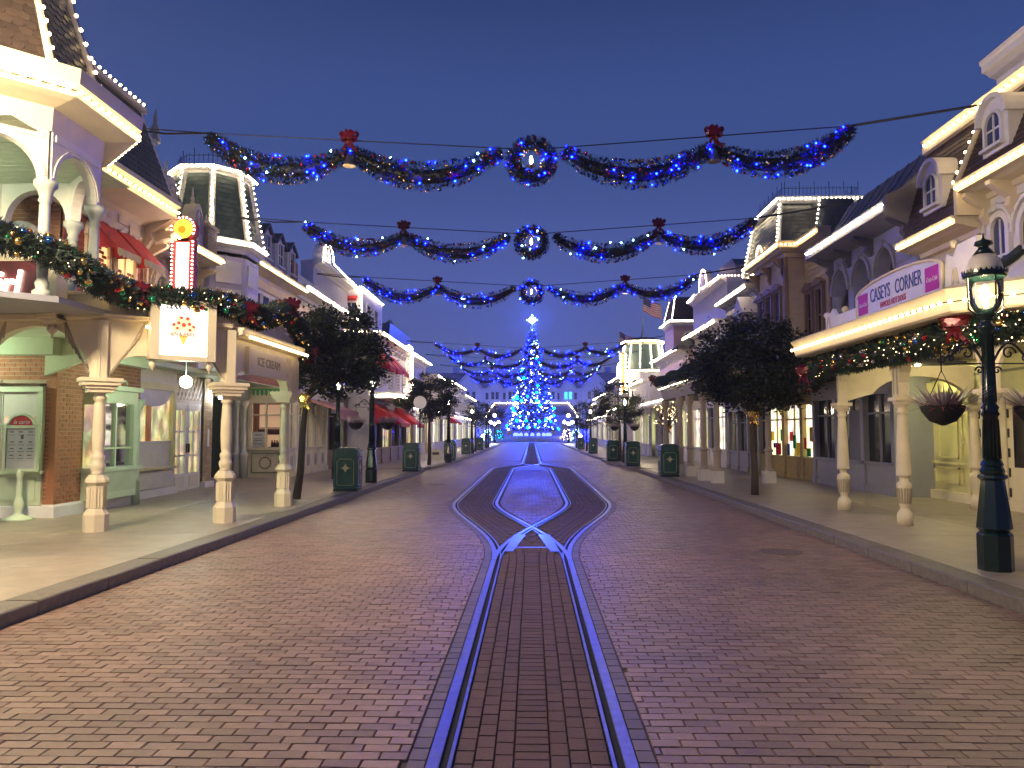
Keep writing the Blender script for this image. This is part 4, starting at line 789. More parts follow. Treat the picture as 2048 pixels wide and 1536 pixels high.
part('marquee', G().box(.2, 12.7, 0, 1.1, 3.35, 3.6, F).box(.1, 12.8, 0, 1.2, 3.6, 3.68, F), white, L6); string(L6, [F(.1, 1.22, 3.5), F(12.8, 1.22, 3.5)], .14, False); string(L6, [F(.1, .05, 3.5), F(.1, 1.2, 3.5)], .14, False)
awning(L6, F, .2, 2.8, 3.2, 2.15, 1.5, awnred, awnred, val=.2); awning(L6, F, 6, 8.6, 3.2, 2.15, 1.4, awnred, awnred, val=.2)
part('side_wall', G().box(-9.1, -7.76, 36.45, 36.6, .13, 6.2), white, L6)
vs_ = thing('restaurant_sign', 'vertical RESTAURANT sign with rounded top edged in bulbs', 'sign', (-7.5, 46.9, 4.3)); Fv = Fr((-7.55, 46.9), (1, 0), (0, -1))
part('board', G().prism([(-.28, 4.5), (.28, 4.5), (.28, 6.75)] + arcp((0, 6.75), .28, 0, PI, 10) + [(-.28, 6.75)], -.1, .1, Fv), mat('lit cream board', (1, .85, .7), emit=.7), vs_)
string(vs_, [Fv(-.27, .12, 4.5), Fv(-.27, .12, 6.75)] + [Fv(u, .12, z) for u, z in arcp((0, 6.75), .27, PI, 0, 8)] + [Fv(.27, .12, 4.5)], .13, False, bulbc, r=.032)
text('R\nE\nS\nT\nA\nU\nR\nA\nN\nT', vs_, Fv, 0, .105, 6.68, .27, maroon, ls=.82, ex=.003)
part('scroll_foot', G().ball(Fv(0, 0, 4.35), .22, 12, 8), bulbp, vs_)
# plain rows farther up the street
far = [('corner_shop', 'pale blue grey far shop with flat roof and bulbs behind the restaurant sign', -1, 49.7, 60, 8.4, 7.0, blueg, white, [(4.0, 5.6, 5, 0, pane, 0)]),
       ('cream_shop', 'cream two storey far shop with small iron balcony, left side', -1, 60.2, 72, 7.9, 6.2, cream, white, [(3.9, 5.2, 5, 0, winY, 0)]),
       ('striped_shop', 'white far shop with red corner awning, left side', -1, 72.2, 88, 8.1, 6.6, white, white, [(3.9, 5.3, 7, 0, pane, 0)]),
       ('end_shop', 'last white house on the left before the square', -1, 88.2, 108, 8.1, 6.0, offw, white, [(3.9, 5.2, 8, 0, pane, 0)])]
for k, (n, lab, s, y0, y1, x, zc, wm, tm, fl) in enumerate(far):
    r, F, L = block(n, lab, s, y0, y1, x, zc, wm, tm, fl, shopn=int(L / 3) + 2, pm=[winW, winG, pane], br=0, step=.25)
    string(r, [F(0, .35, 3.35), F(L, .35, 3.35)], .25, False)
    if k == 0: part('roof', G().prism([(0, 7.1), (L, 7.1), (L - 1, 9), (1, 9)], -4, -1.0, F), roofblue, r); part('vent_cap', G().lathe([(.25, 0), (.25, .5), (.4, .6), (.1, .9)], F(6, -2, 9), 10), greyp, r)
    if k == 2: awning(r, F, .5, 4, 3.4, 2.6, 1.2, awnred, awnred)
    if k == 1: part('balcony', G().box(.5, L - .5, 0, .8, 3.2, 3.3, F), iron, r); cresting(r, [F(.5, .8, 0)[:2], F(L - .5, .8, 0)[:2]], 3.3, .6, .2, closed=False)
# lit blade sign beside the parlour
bs = thing('blade_sign', 'tall lit red blade sign with yellow disc on top beside the tan brick house', 'sign', (-8.1, 17.5, 4.8)); Fb = Fr((-8.08, 17.4), (1, 0), (0, -1))
part('frame', G().box(-.26, .26, -.2, 0, 4.85, 6.2, Fb).prism(arcp((0, 6.42), .3, 0, 2 * PI, 20)[:-1], -.2, 0, Fb), redp, bs)
part('lit_panel', G().prism(sum([arcp((0, 5.02 + .3 * k), .13, -PI / 2, PI / 2, 6, .15) for k in range(4)], []) + sum([arcp((0, 5.92 - .3 * k), .13, PI / 2, 3 * PI / 2, 6, .15) for k in range(4)], []), 0, .02, Fb), lit('blown out letters', (1, .9, .85), 6.), bs)
part('lit_panel', G().box(-.15, .15, 0, .012, 4.9, 6.1, Fb), pinklit, bs); part('disc', G().prism(arcp((0, 6.42), .22, 0, 2 * PI, 20)[:-1], 0, .02, Fb), yellit, bs); part('disc_motif', G().prism(arcp((-.02, 6.4), .1, 0, 2 * PI, 7)[:-1], .02, .03, Fb), mat('lit orange motif', (.9, .35, .02), emit=.7), bs)
for s in (-1, 1): string(bs, [Fb(s * .24, .03, 4.9), Fb(s * .24, .03, 6.2)], .09, False, bulbp, r=.022)
string(bs, [Fb(u, .03, z) for u, z in arcp((0, 6.42), .27, -.6, PI + .6, 16)], .09, False, bulbp, r=.022)
# ---------------------------------------------------------------- right corner: hot dog restaurant
R1 = thing('hot_dog_restaurant', 'cream corner restaurant with curved arcade roof and CASEYS CORNER sign', 'building', (8.5, 13, .13))
pc = [(6.33, 16.1), (6.33, 10.75), (7.9, 9.2), (15, 9.2)]
PRc = [(.125, 0), (.125, .2), (.1, .23), (.07, .28), (.066, .3), (.09, .36), (.12, .62), (.122, .68), (.115, .71), (.07, .75), (.068, .79), (.08, .82), (.118, .83), (.12, .86), (.118, .9), (.1, 1.4), (.078, 1.83), (.072, 1.88), (.09, 1.9), (.09, 1.93), (.075, 1.97), (.1, 2.03), (.14, 2.06), (.14, 2.13)]
for x, y in ((6.33, 15.87), (6.33, 13.32), (6.33, 10.75), (7.9, 9.2), (10, 9.2), (12.1, 9.2)):
    c = part('column', G().lathe(PRc, (x, y, .13), 20), cream, R1); f = G()
    for k in range(16):
        a = 2 * PI * k / 16; f.tube([(x + .092 * math.cos(a), y + .092 * math.sin(a), .5), (x + .122 * math.cos(a), y + .122 * math.sin(a), .76)], .011, 4)
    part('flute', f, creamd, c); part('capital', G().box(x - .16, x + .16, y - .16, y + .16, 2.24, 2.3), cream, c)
Fa, la = between((6.33, 15.87), (6.33, 10.75), -1); Fa = Fr((6.33, 15.87), (0, -1), (-1, 0)); Fc, lc = between((6.33, 10.75), (7.9, 9.2), 1); Fc = Fr((6.33, 10.75), Fc.dr, (-Fc.dr[1] * -1 if False else Fc.dr[1], -Fc.dr[0]))
def ogee(F, u0, u1, zi=2.3, zt=3.06):
    w = u1 - u0; c = .1; r = .42
    op = [(u1 - c, zi), (u1 - c + .0, zi + .25), (u1 - c - .05, zi + .42)] + arcp((u1 - c - r, zi + .36), r - .06, .25, PI / 2, 6, .36) + arcp((u0 + c + r, zi + .36), r - .06, PI / 2, PI - .25, 6, .36) + [(u0 + c + .05, zi + .42), (u0 + c, zi + .25), (u0 + c, zi)]
    return G().prism([(u0, zi), (u0, zt), (u1, zt), (u1, zi)] + op, -.09, .09, F)
for a, b in ((0, 2.55), (2.55, 5.12)):
    q = part('arcade_bay', ogee(Fa, a, b), cream, R1)
    for u, s in ((a, 1), (b, -1)):
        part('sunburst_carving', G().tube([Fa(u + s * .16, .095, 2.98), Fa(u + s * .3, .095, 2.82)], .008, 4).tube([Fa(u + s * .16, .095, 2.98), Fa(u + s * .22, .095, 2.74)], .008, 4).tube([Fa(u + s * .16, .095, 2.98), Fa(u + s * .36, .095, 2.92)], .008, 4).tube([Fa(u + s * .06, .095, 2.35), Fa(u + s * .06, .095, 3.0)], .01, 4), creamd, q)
part('arcade_bay', ogee(Fc, 0, lc), cream, R1); part('arcade_bay', ogee(Fr((7.9, 9.2), (1, 0), (0, -1)), 0, 2.1), cream, R1)
part('arcade_end', G().prism([(6.3, 2.3), (6.3, 3.06), (9, 3.06), (9, 2.6)] + arcp((7.9, 2.3), 1.0, .3, PI - .35, 10, .55), 15.85, 16.0), cream, R1)
sf = part('spindle_frieze', G().sweep(pc, [(-.03, 3.06), (.05, 3.06), (.05, 3.1), (-.03, 3.1)], side=1).sweep(pc, [(-.03, 3.28), (.05, 3.28), (.05, 3.34), (-.03, 3.34)], side=1), mat('olive cream paint', (.30, .27, .16)), R1)
for p in pts([(x, y, 3.1) for x, y in pc[:3]], .075): part('spindle', G().box(p[0] - .014, p[0] + .014, p[1] - .014, p[1] + .014, 3.1, 3.28), MATS['olive cream paint'], sf)
ep = [(6.33, 16.5), (6.33, 10.7), (7.85, 9.2), (15, 9.2)]
part('eave', G().sweep(ep, [(-.1, 3.33), (.66, 3.30), (.7, 3.33), (.72, 3.5), (.76, 3.56), (.8, 3.62), (.62, 3.7), (-.1, 3.76)], side=1), cream, R1)
part('eave', G().box(6.3, 9.5, 15.6, 16.52, 3.34, 3.74), cream, R1)
eb = offs([(6.33, 16.5), (6.33, 10.7), (7.85, 9.2), (10, 9.2)], .80, 3.44, 1); string(R1, eb, .18, me=BULBE)
string(R1, [(5.6, 16.6, 3.43), (6.6, 16.56, 3.43)], .16)
part('arcade_ceiling', G().prism([(6.3, 16.4), (6.3, 10.6), (7.8, 9.25), (15, 9.25), (15, 20), (9.6, 20), (9.6, 16.4)], 3.3, 3.36, lambda a, b, c: (a, c, b)), yellow, R1)
# sign board on the eave
Fp = Fr((5.98, 15.6), (0, -1), (-1, 0))
par = part('parapet', G().prism([(0, 3.66), (0, 3.98), (.08, 4.1), (.22, 4.02), (.35, 4.14), (.5, 3.98), (1.55, 3.98), (1.6, 4.1)] + arcp((3.05, 4.08), 1.42, PI - .0, 0, 16, .25) + [(4.5, 4.08), (4.55, 4.25), (4.72, 4.18), (4.85, 4.32), (5.3, 4.34), (5.3, 3.66)], -.05, .03, Fp), white, R1)
sgn = part('sign_board', G().prism([(1.62, 3.76), (1.62, 4.1)] + arcp((3.05, 4.1), 1.43, PI, 0, 16, .2) + [(4.48, 4.1), (4.48, 3.76)], .03, .07, Fp), signwhite, R1, 'white arched sign board reading CASEYS CORNER FAMOUS HOT DOGS')
part('sign_frame', G().tube([Fp(u, .07, z) for u, z in [(1.6, 3.74), (1.6, 4.12)] + arcp((3.05, 4.12), 1.45, PI, 0, 16, .21) + [(4.5, 4.12), (4.5, 3.74), (1.6, 3.74)]], .025, 5), cream, sgn)
text('CASEYS', sgn, Fp, 2.53, .075, 3.95, .335, navy, xs=.66, ex=.004); text('CORNER', sgn, Fp, 3.50, .075, 3.95, .335, navy, xs=.64, ex=.004); text('FAMOUS HOT DOGS', sgn, Fp, 2.98, .075, 3.80, .145, crims, xs=.66, ex=.004)
for u in (1.86, 4.22): part('badge', G().box(u - .19, u + .19, .07, .078, 3.79, 4.15, Fp), magenta, sgn); text('Coca-Cola', sgn, Fp, u, .08, 3.93, .1, signwhite, xs=.72, ex=.002, shear=.35)
for u, z in ((.0, 4.0), (4.72, 4.3), (.9, 3.98)): part('ball_finial', G().ball(Fp(u, 0, z + .06), .065, 12, 8), cream, R1)
for k in range(2): part('scroll', G().tube([Fp(.1 + 4.6 * k + .12 * t * .1, .04, 3.75 + .25 * math.sin(t * .25)) for t in range(14)], .018, 5), creamd, R1)
# ground floor
Fw = FR(9.75, 15.0)
part('wall', G().box(0, 5.0, -.3, 0, .13, 3.36, Fw), yellow, R1); part('plinth', G().box(0, 5.0, 0, .12, .13, .34, Fw), cream, R1)
boards(R1, Fw, 4.1, 5.0, .34, 3.3, yellow, .15)
al = part('alcove_panel', G().prism([(2.2, .34), (2.2, 2.9), (4.1, 2.9), (4.1, .34), (4.0, .34)] + [(4.0, 2.2)] + arcp((3.15, 2.2), .85, 0, PI, 14, .45) + [(2.3, .34)], 0, .14, Fw), yellow, R1)
for a, b, c, d_ in ((2.45, 2.7, .5, .9), (2.85, 3.9, .5, .9), (2.45, 2.7, 1.1, 1.5), (2.45, 2.7, 1.6, 2.3), (2.85, 3.7, 1.1, 2.3)):
    part('panel', G().box(a, b, .0, .035, c, c + .04, Fw).box(a, b, 0, .035, d_ - .04, d_, Fw).box(a, a + .04, 0, .035, c, d_, Fw).box(b - .04, b, 0, .035, c, d_, Fw), yellow, al)
part('dado_rail', G().box(2.3, 4.0, 0, .06, .96, 1.02, Fw), yellow, al)
for k in range(2):
    a = .0 + 1.0 * k; d_ = part('door', G().box(a, a + .95, .0, .06, .16, 2.5, Fw), cream, R1); part('pane', G().box(a + .3, a + .75, .06, .065, 1.0, 2.2, Fw), pane, d_)
    part('panel', G().box(a + .2, a + .8, .06, .08, .3, .8, Fw), cream, d_)
    for z in (.4, .8, 1.2, 1.6, 2.0): part('hinge', G().box(a + .88, a + .93, .06, .075, z, z + .18, Fw), iron, d_)
part('pilaster', G().lathe(PRc, (9.2, 16.25, .13), 16), cream, R1)
part('transom_lattice', G().box(.2, 4.8, .02, .05, 2.95, 3.0, Fw), olive, R1)
cl = thing('assumed_downlight', 'assumed round ceiling lamp added to light the pale yellow alcove', 'lamp', (8.9, 17.9, 3.26)); part('bowl', G().lathe([(.02, -.012), (.05, -.01), (.055, 0)], (8.9, 17.9, 3.255), 14), lit('assumed downlight glow', (1., .93, .40), 900.), cl)  # lamp assumed, kept small and added to brighten the alcove
# upper storeys
F = FR(8.85, 8.5)
part('wall', G().box(0, 6.4, -.3, 0, 3.5, 6.3, F), white, R1); part('wall', G().box(6.4, 8.8, -.35, -.02, 3.5, 5.7, F), cream, R1); part('body', G().box(9.2, 17, 8.5, 17.3, 3.5, 8.0), cream, R1)
for u, hw in ((4.95, .4), (6.0, .22), (3.6, .4), (2.2, .4)):
    w = window(R1, F, u - hw, u + hw, 4.3, 5.75, white, paneblue, arch=1, nx=2, nz=2, case=.12, proud=.08)
    part('arch_trim', G().prism(arcp((u, 5.75 - hw), hw + .24, 0, PI, 12) + arcp((u, 5.75 - hw), hw + .17, PI, 0, 12), .0, .11, F).box(u - .06, u + .06, 0, .14, 5.87, 6.02, F), white, w)
part('frieze', G().box(0, 6.4, 0, .05, 6.0, 6.2, F), white, R1)
for a, b, z in ((-.3, 6.45, 6.5), (6.45, 8.85, 5.92)):
    cornice(R1, [F(a, 0, 0)[:2], F(b, 0, 0)[:2]], z, .66, .34, cream, -1); string(R1, [F(a, .67, z - .1), F(b - .05, .67, z - .1)], .18)
brackets(R1, F, (.5, 1.6, 2.8, 4.25, 5.5, 6.3), .02, 6.3, .62, .5, .16, cream); part('soffit_end', G().box(6.35, 6.45, -.4, .62, 5.9, 6.45, F), cream, R1)
mansard(R1, F, -.3, 6.45, .52, 6.5, -.12, 8.02, shingle, 14, 40, cream, [(5.3, .78, 6.75, 7.35, 1), (3.0, .78, 6.75, 7.35, 1)], white)
mansard(R1, F, 6.46, 8.75, .52, 5.92, -.12, 8.02, shingle, 18, 14, cream, [(7.5, .78, 6.3, 6.95, 1)], white)
part('roof_coping', G().sweep([F(-.3, -.12, 0)[:2], F(8.8, -.12, 0)[:2]], [(-.2, 7.95), (.05, 7.95), (.1, 8.02), (.1, 8.2), (.15, 8.26), (-.2, 8.26)], side=-1), cream, R1); string(R1, [F(-.3, .04, 8.12), F(8.75, .04, 8.12)], .2)
part('hip_rib', G().tube([F(6.45, .56, 6.5), F(6.45, -.08, 8.02)], .06, 5), cream, R1); string(R1, [F(6.55, .6, 6.5), F(6.55, .0, 7.9)], .22)
cornice(R1, [F(-.3, -.35, 0)[:2], F(6.4, -.35, 0)[:2]], 8.95, .4, .5, white, -1, 'attic_cornice'); part('attic', G().box(-.3, 6.4, -3, -.35, 8.2, 8.9, F), white, R1)
awning(R1, F, 6.5, 8.0, 4.85, 4.35, .7, awnred, awnred, stripes=awnwhite, val=.12)
part('balcony', G().box(3.0, 6.3, 0, .55, 4.15, 4.25, F).box(3.0, 6.3, .5, .55, 4.25, 4.75, F), white, R1); ball_finial(R1, F(5.9, .5, 4.78), white, .08); ball_finial(R1, F(4.4, .5, 4.78), white, .08)
bw_ = thing('window_garland', 'small fir swag with red bow on the upper balcony at the right edge', 'garland', F(5.2, .6, 4.8)); 
part('foliage', G().tube([F(4.5 + .14 * k, .6, 4.78 - .12 * math.sin(PI * k / 9)) for k in range(10)], .09, 7), fir, bw_); part('bow', G().octa(F(5.75, .62, 4.7), .12), ribbon, bw_)
# ---------------------------------------------------------------- blue grey loggia house
R2 = thing('loggia_house', 'blue grey house with three upper arches under a lit eave', 'building', (8.85, 20, .13)); F = FR(8.7, 17.4)
g = G(); L = 5.0; zs = 5.62
hl = [(u - .5, u + .5) for u in (1.55, 2.9, 4.25)]
poly = [(0, 3.4), (0, 6.7), (L, 6.7), (L, 3.4)]
for a, b in reversed(hl): poly += [(b, 3.4), (b, zs)] + arcp(((a + b) / 2, zs), .5, 0, PI, 12, .62)[1:-1] + [(a, zs), (a, 3.4)]
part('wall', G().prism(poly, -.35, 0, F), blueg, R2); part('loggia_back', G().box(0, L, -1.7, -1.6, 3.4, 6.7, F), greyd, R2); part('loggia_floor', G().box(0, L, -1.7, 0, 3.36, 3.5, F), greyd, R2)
for a, b in hl:
    u = (a + b) / 2; part('arch_moulding', G().prism(arcp((u, zs), .62, 0, PI, 14, .74) + arcp((u, zs), .52, PI, 0, 14, .64), 0, .06, F).box(u - .05, u + .05, 0, .1, zs + .62, zs + .82, F), greyp, R2)
    window(R2, F, u - .3, u + .3, 4.0, 5.4, greyp, pane, d=-1.6)
for u in (1.05, 2.22, 3.58, 4.75): part('loggia_column', G().lathe([(.12, 0), (.09, .1), (.085, 1.1), (.1, 1.15), (.17, 1.32), (.18, 1.4)], F(u, -.17, 4.2), 12), greyp, R2)
part('spandrel_panel', G().box(.2, .9, 0, .03, 5.7, 6.3, F), greyp, R2)
brackets(R2, F, (.3, 2.22, 3.58, 4.8), .0, 6.7, .5, .5, .2, greyd)
part('eave', G().sweep([F(-.05, 0, 0)[:2], F(L + .1, 0, 0)[:2]], [(-.02, 6.62), (.1, 6.62), (.6, 6.72), (.66, 6.74), (.7, 6.98), (.5, 7.04), (-.02, 7.04)], side=-1), greyp, R2)
string(R2, [F(0, .71, 6.88), F(L, .71, 6.88)], .11, False, bulbc, r=.028)
prev = (.62, 7.02)
for q in ((.3, 7.2), (0, 7.45), (-.3, 7.8), (-.6, 8.3)):
    part('roof_slope', G().quad(F(0, *prev), F(L, *prev), F(L, *q), F(0, *q)), roofblue, R2); prev = q
for k in range(9): part('roof_seam', G().tube([F(.3 + .55 * k, d_ + .01, z + .015) for d_, z in ((.62, 7.02), (.3, 7.2), (0, 7.45), (-.3, 7.8), (-.6, 8.3))], .015, 4), roofblue, R2)
part('gable_wall', G().prism([(8.7, 4.6), (8.7, 6.3), (8.45, 6.45), (8.0, 6.62), (7.98, 7.06), (8.4, 7.24), (8.7, 7.5), (9.0, 7.84), (9.3, 8.36), (15, 8.36), (15, 4.6)], 17.28, 17.4), mat('grey stucco', (.26, .25, .24), .85, bump=.3), R2)
part('wall', G().box(8.72, 15, 17.3, 17.42, 3.36, 4.62), cream, R2); part('body', G().box(10.4, 15, 17.42, 22.4, .13, 8.3), greyp, R2)
Fg = FR(9.0, 19.0); shop(R2, Fg, .2, 5.5, 3, greyp, [pane, pane, pane], z1=3.1); part('return_wall', G().box(9.0, 9.8, 18.95, 19.1, .13, 3.3), greyp, R2); part('door', G().box(2.05, 2.95, .0, .05, .13, 2.3, Fg), greyd, R2)
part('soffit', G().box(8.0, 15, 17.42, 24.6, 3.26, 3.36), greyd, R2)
# ---------------------------------------------------------------- clapboard house with slate mansard tower, porch below
R3 = thing('clapboard_house', 'beige clapboard house with iron crested mansard tower and posted porch', 'building', (8.75, 26, .13)); F = FR(8.75, 22.45); L = 7.0
boards(R3, F, 0, 2.1, 3.7, 7.3, mat('beige clapboard', (.42, .34, .26), .6), .16); part('body', G().box(9.0, 17, 22.45, 29.4, 3.7, 7.6), tan, R3)
part('wall', G().box(2.1, L, -.2, 0, 3.7, 7.3, F), tan, R3)
part('return_wall', G().box(8.75, 9.2, 22.3, 22.45, 3.7, 7.3), MATS['beige clapboard'], R3)
Fe = Fr((8.75, 24.5), (-.6, .8), (-.8, -.6)); boards(R3, Fr((8.2, 24.6), (1, 0), (0, -1)), 0, .55, 3.7, 7.3, MATS['beige clapboard'], .16)
bay = part('bay', G().box(8.15, 8.8, 24.62, 27.6, 3.7, 7.3), MATS['beige clapboard'], R3); part('corner_post', G().box(8.08, 8.2, 24.5, 24.66, 3.7, 7.4), brownp, R3); part('corner_post', G().box(8.65, 8.78, 22.28, 22.42, 3.7, 7.3), brownp, R3)
for u in (.7, 1.55): window(R3, F, u - .2, u + .2, 4.5, 6.0, brownp, pane, d=.03, nx=1, nz=2, case=.12, proud=.1, hood=.18)
Fb2 = FR(8.15, 24.62)
for u in (.7, 1.6, 2.5): window(R3, Fb2, u - .28, u + .28, 4.4, 6.3, brownp, paneblue, nx=1, nz=2, hood=.15, proud=.09)
cp_ = [(8.75, 22.4), (8.75, 24.55), (8.15, 24.55), (8.15, 27.7), (8.75, 27.7), (8.75, 29.5)]
cornice(R3, cp_, 7.75, .4, .45, tan, -1); string(R3, offs(cp_, .43, 7.62, -1), .14, False, bulbm, r=.03)
brackets(R3, Fb2, (.15, 1.5, 2.85), 0, 7.3, .6, .35, .16, brownp)
tb, tt = [(8.5, 26.4), (12, 26.4), (12, 30.6), (8.5, 30.6)], [(8.85, 27.0), (11.7, 27.0), (11.7, 30.2), (8.85, 30.2)]
for k in range(4): facet(R3, tb[k] + (7.75,), tb[(k + 1) % 4] + (7.75,), tt[k] + (9.85,), tt[(k + 1) % 4] + (9.85,), slate, 14, 20, scallop=False)
for k in (0, 3): part('hip_rib', G().tube([tb[k] + (7.75,), tt[k] + (9.85,)], .08, 5), greyp, R3); string(R3, [(tb[k][0] - .1, tb[k][1] - .08, 7.8), (tt[k][0] - .1, tt[k][1] - .08, 9.85)], .16, False, r=.028)
part('pavilion', G().prism([(9.6, 7.75), (11.2, 7.75), (11.0, 9.7), (9.9, 9.7)], 26.1, 27), slate, R3); string(R3, [(9.55, 26.05, 7.8), (9.85, 26.05, 9.7)], .16, False, r=.028)
part('tower_cornice', G().sweep(tt, [(-.02, 9.75), (.12, 9.78), (.2, 9.9), (.2, 10.0), (-.02, 10.0)], closed=True, side=1), greyp, R3); part('tower_deck', G().box(8.9, 11.7, 27, 30.2, 9.9, 9.98), greyd, R3)
for a in (.22,): o = offs([tt[3], tt[0], tt[1]], a, 9.9, 1); string(R3, o, .15, False, r=.03)
cresting(R3, [(8.95, 27.1), (11.6, 27.1), (11.6, 30), (8.95, 30)], 10.0, .6, .13)
part('curved_gable', G().prism([(0, 7.7), (.9, 7.7), (.9, 8.0)] + arcp((.45, 8.2), .35, 0, PI, 10, .4) + [(0, 8.0)], -.1, .05, FR(8.6, 28.2)), tan, R3); string(R3, [FR(8.6, 28.2)(u, .08, z) for u, z in [(0, 7.8)] + arcp((.45, 8.2), .38, PI, 0, 10, .45) + [(.9, 7.8)]], .1, False, bulbm)
# porch
po = part('porch_roof', G().box(5.55, 9.2, 24.0, 33.2, 3.42, 3.6).box(5.6, 9.2, 24.05, 33.1, 3.05, 3.42), mat('dark olive paint', (.10, .085, .045)), R3)
part('porch_cornice', G().sweep([(9.2, 24.0), (5.55, 24.0), (5.55, 33.2)], [(-.02, 3.5), (.12, 3.55), (.16, 3.66), (-.02, 3.66)], side=-1), tan, R3); string(R3, [(5.46, 26.2, 3.56), (5.46, 33.2, 3.56)], .11, False, bulbc, r=.034); string(R3, [(9.0, 23.95, 3.4), (6.6, 23.95, 3.4)], .4, False, bulbm, r=.03)
Fn = Fr((5.6, 24.0), (1, 0), (0, -1)); text('NEY', R3, Fn, 1.66, .055, 3.12, .2, mat('pale gilt letter', (.75, .7, .55), .4), xs=1.5, ex=.01)
for x, y in ((5.8, 24.3), (5.68, 25.6), (5.75, 28.15), (5.66, 29.5), (5.7, 32.9), (7.4, 24.3)):
    pq = part('porch_post', G().lathe([(.16, .36), (.16, .4), (.11, .48), (.115, .95), (.15, 1.0), (.12, 1.05), (.085, 1.12), (.1, 1.5), (.08, 2.5), (.12, 2.6), (.15, 2.7), (.15, 2.92)], (x, y, .13), 8, False), tan, R3); part('base', G().box(x - .17, x + .17, y - .17, y + .17, .13, .5), offw, pq)
dsp = bpy.data.materials.new('lit shop display'); dsp.use_nodes = True; t_ = dsp.node_tree; b_ = t_.nodes['Principled BSDF']; c_ = N(t_, 'ShaderNodeTexCoord'); v_ = N(t_, 'ShaderNodeTexVoronoi', Scale=7.0); L_(t_, c_.outputs['Object'], v_.inputs['Vector'])
h_ = N(t_, 'ShaderNodeMixRGB', blend_type='MIX'); h_.inputs[0].default_value = .62; h_.inputs[2].default_value = (1., .80, .42, 1); L_(t_, v_.outputs['Color'], h_.inputs[1]); L_(t_, h_.outputs[0], b_.inputs['Emission Color']); b_.inputs['Emission Strength'].default_value = 1.9; b_.inputs['Base Color'].default_value = (.1, .08, .05, 1)
Fs3, l3 = between((9.35, 24.7), (8.6, 31.0), -1); shop(R3, Fs3, .1, 5.6, 4, mat('ochre paint', (.40, .30, .12)), [dsp, winW, dsp, pane], z1=3.05, riser=.7)
toy = [mesh('toy', G().box(-.09, .09, -.05, .05, 0, .22), m) for m in (redm, bluem, mat('yellow plastic', (.85, .6, .02), .4), greenm)]
for k in range(16): inst('toy', toy[k % 4], R3, Fs3(.4 + .28 * k * .9, -.0, .9 + .25 * (k % 3)), rot=(0, 0, k), scale=(R.uniform(.4, 1.3), 1, R.uniform(.5, 2.2)))

for x, y, z, r, lab in ((8.7, 11.0, 3.0, .12, 'assumed globe lamp added to warm the corner restaurant arcade, out of frame'), (7.9, 14.5, 3.27, .035, 'small assumed lamp hidden under the corner restaurant arcade ceiling, added to warm it')):  # assumed lamps, added out of view to warm the arcade
    q = thing('assumed_arcade_lamp', lab, 'lamp', (x, y, z)); part('globe', G().ball((x, y, z), r, 16, 10), lit('assumed arcade glow', (1., .84, .46), 150.) if r > .1 else lit('assumed hidden glow', (1., .84, .46), 900.), q); part('stem', G().lathe([(.012, r * .9), (.012, r + .02)], (x, y, z), 8), iron, q)
# ---------------------------------------------------------------- right row, farther up
R4, F, L = block('gothic_house', 'dark purple gothic house with pointed windows and balustrade frieze, right side', 1, 29.5, 34.2, 8.75, 7.35, purple, greyp, [(4.3, 6.0, 4, 1.6, pane, 0)], cp=.55, shopn=3, shopm=greyp, pm=[winP, pane], sz=3.0, step=.12)
part('bay_gable', G().prism([(-.1, 6.3), (1.2, 6.3), (.55, 7.0)], 0, .7, F), lilac, R4); bz = part('balustrade', G().box(0, L, .05, .15, 6.75, 6.8, F), greyp, R4)
for k in range(24): part('baluster', G().lathe([(.03, 0), (.05, .08), (.02, .2)], F(.1 + .19 * k, .1, 6.8), 6), white, bz)
R5, F, L = block('crested_house', 'lilac house with domed blue roof and bulb lined curved crest, right side', 1, 34.4, 41.5, 8.75, 6.7, lilac, white, [(4.0, 5.6, 4, 1, pane, 0)], cp=.6, shopn=4, shopm=white, pm=[winW, pane, winG], step=.12, bm=bulbc)
part('false_front', G().prism([(0, 6.7), (L, 6.7), (L, 8.6), (5.2, 8.7)] + arcp((4.4, 9.0), .8, -.2, PI + .2, 12, .9) + [(3.6, 8.7), (0, 8.6)], -.3, 0, F), lilac, R5); cornice(R5, [F(0, 0, 0)[:2], F(L, 0, 0)[:2]], 8.75, .3, .3, white, -1)
string(R5, [F(0, .34, 8.7), F(3.6, .34, 8.8)] + [F(u, .08, z) for u, z in arcp((4.4, 9.0), .82, PI + .2, -.2, 12, .92)] + [F(5.2, .34, 8.8), F(L, .34, 8.7)], .13, False, bulbp)
part('dome_roof', G().prism([(.3, 8.7), (.3, 9.3), (.9, 9.7), (3.4, 9.75), (3.5, 8.7)], -3.5, -.5, F), roofblue, R5); part('side_return', G().prism([(8.75, 6.7), (9.6, 6.7), (9.6, 8.7), (8.75, 8.7)], 34.3, 34.4), lilac, R5)
string(R5, [(8.3, 34.3, 8.72), (10.2, 34.3, 8.72)], .15, False, bulbp); awning(R5, F, 1.2, 5.6, 5.3, 3.8, 1.4, mat('dark red canvas', (.16, .012, .02), .8), awnred, val=.2)
R6, F, L = block('brick_turret_house', 'pink brick house with dark mansard turret and round window, right side', 1, 41.7, 51, 8.5, 6.3, pink, white, [(4.0, 5.3, 5, 0, pane, 0)], cp=.6, shopn=5, shopm=white, pm=[winG, pane, winW], step=.12, bm=bulbc)
Ft = FR(8.6, 46.5); part('turret', G().box(0, 3, -2.5, 0, 6.3, 8.2, Ft).box(-.01, .01, -2.5, 0, 6.3, 8.2, Ft), pink, R6); cornice(R6, [(10.6, 46.5), (8.6, 46.5), (8.6, 49.5)], 8.5, .3, .35, white, -1)
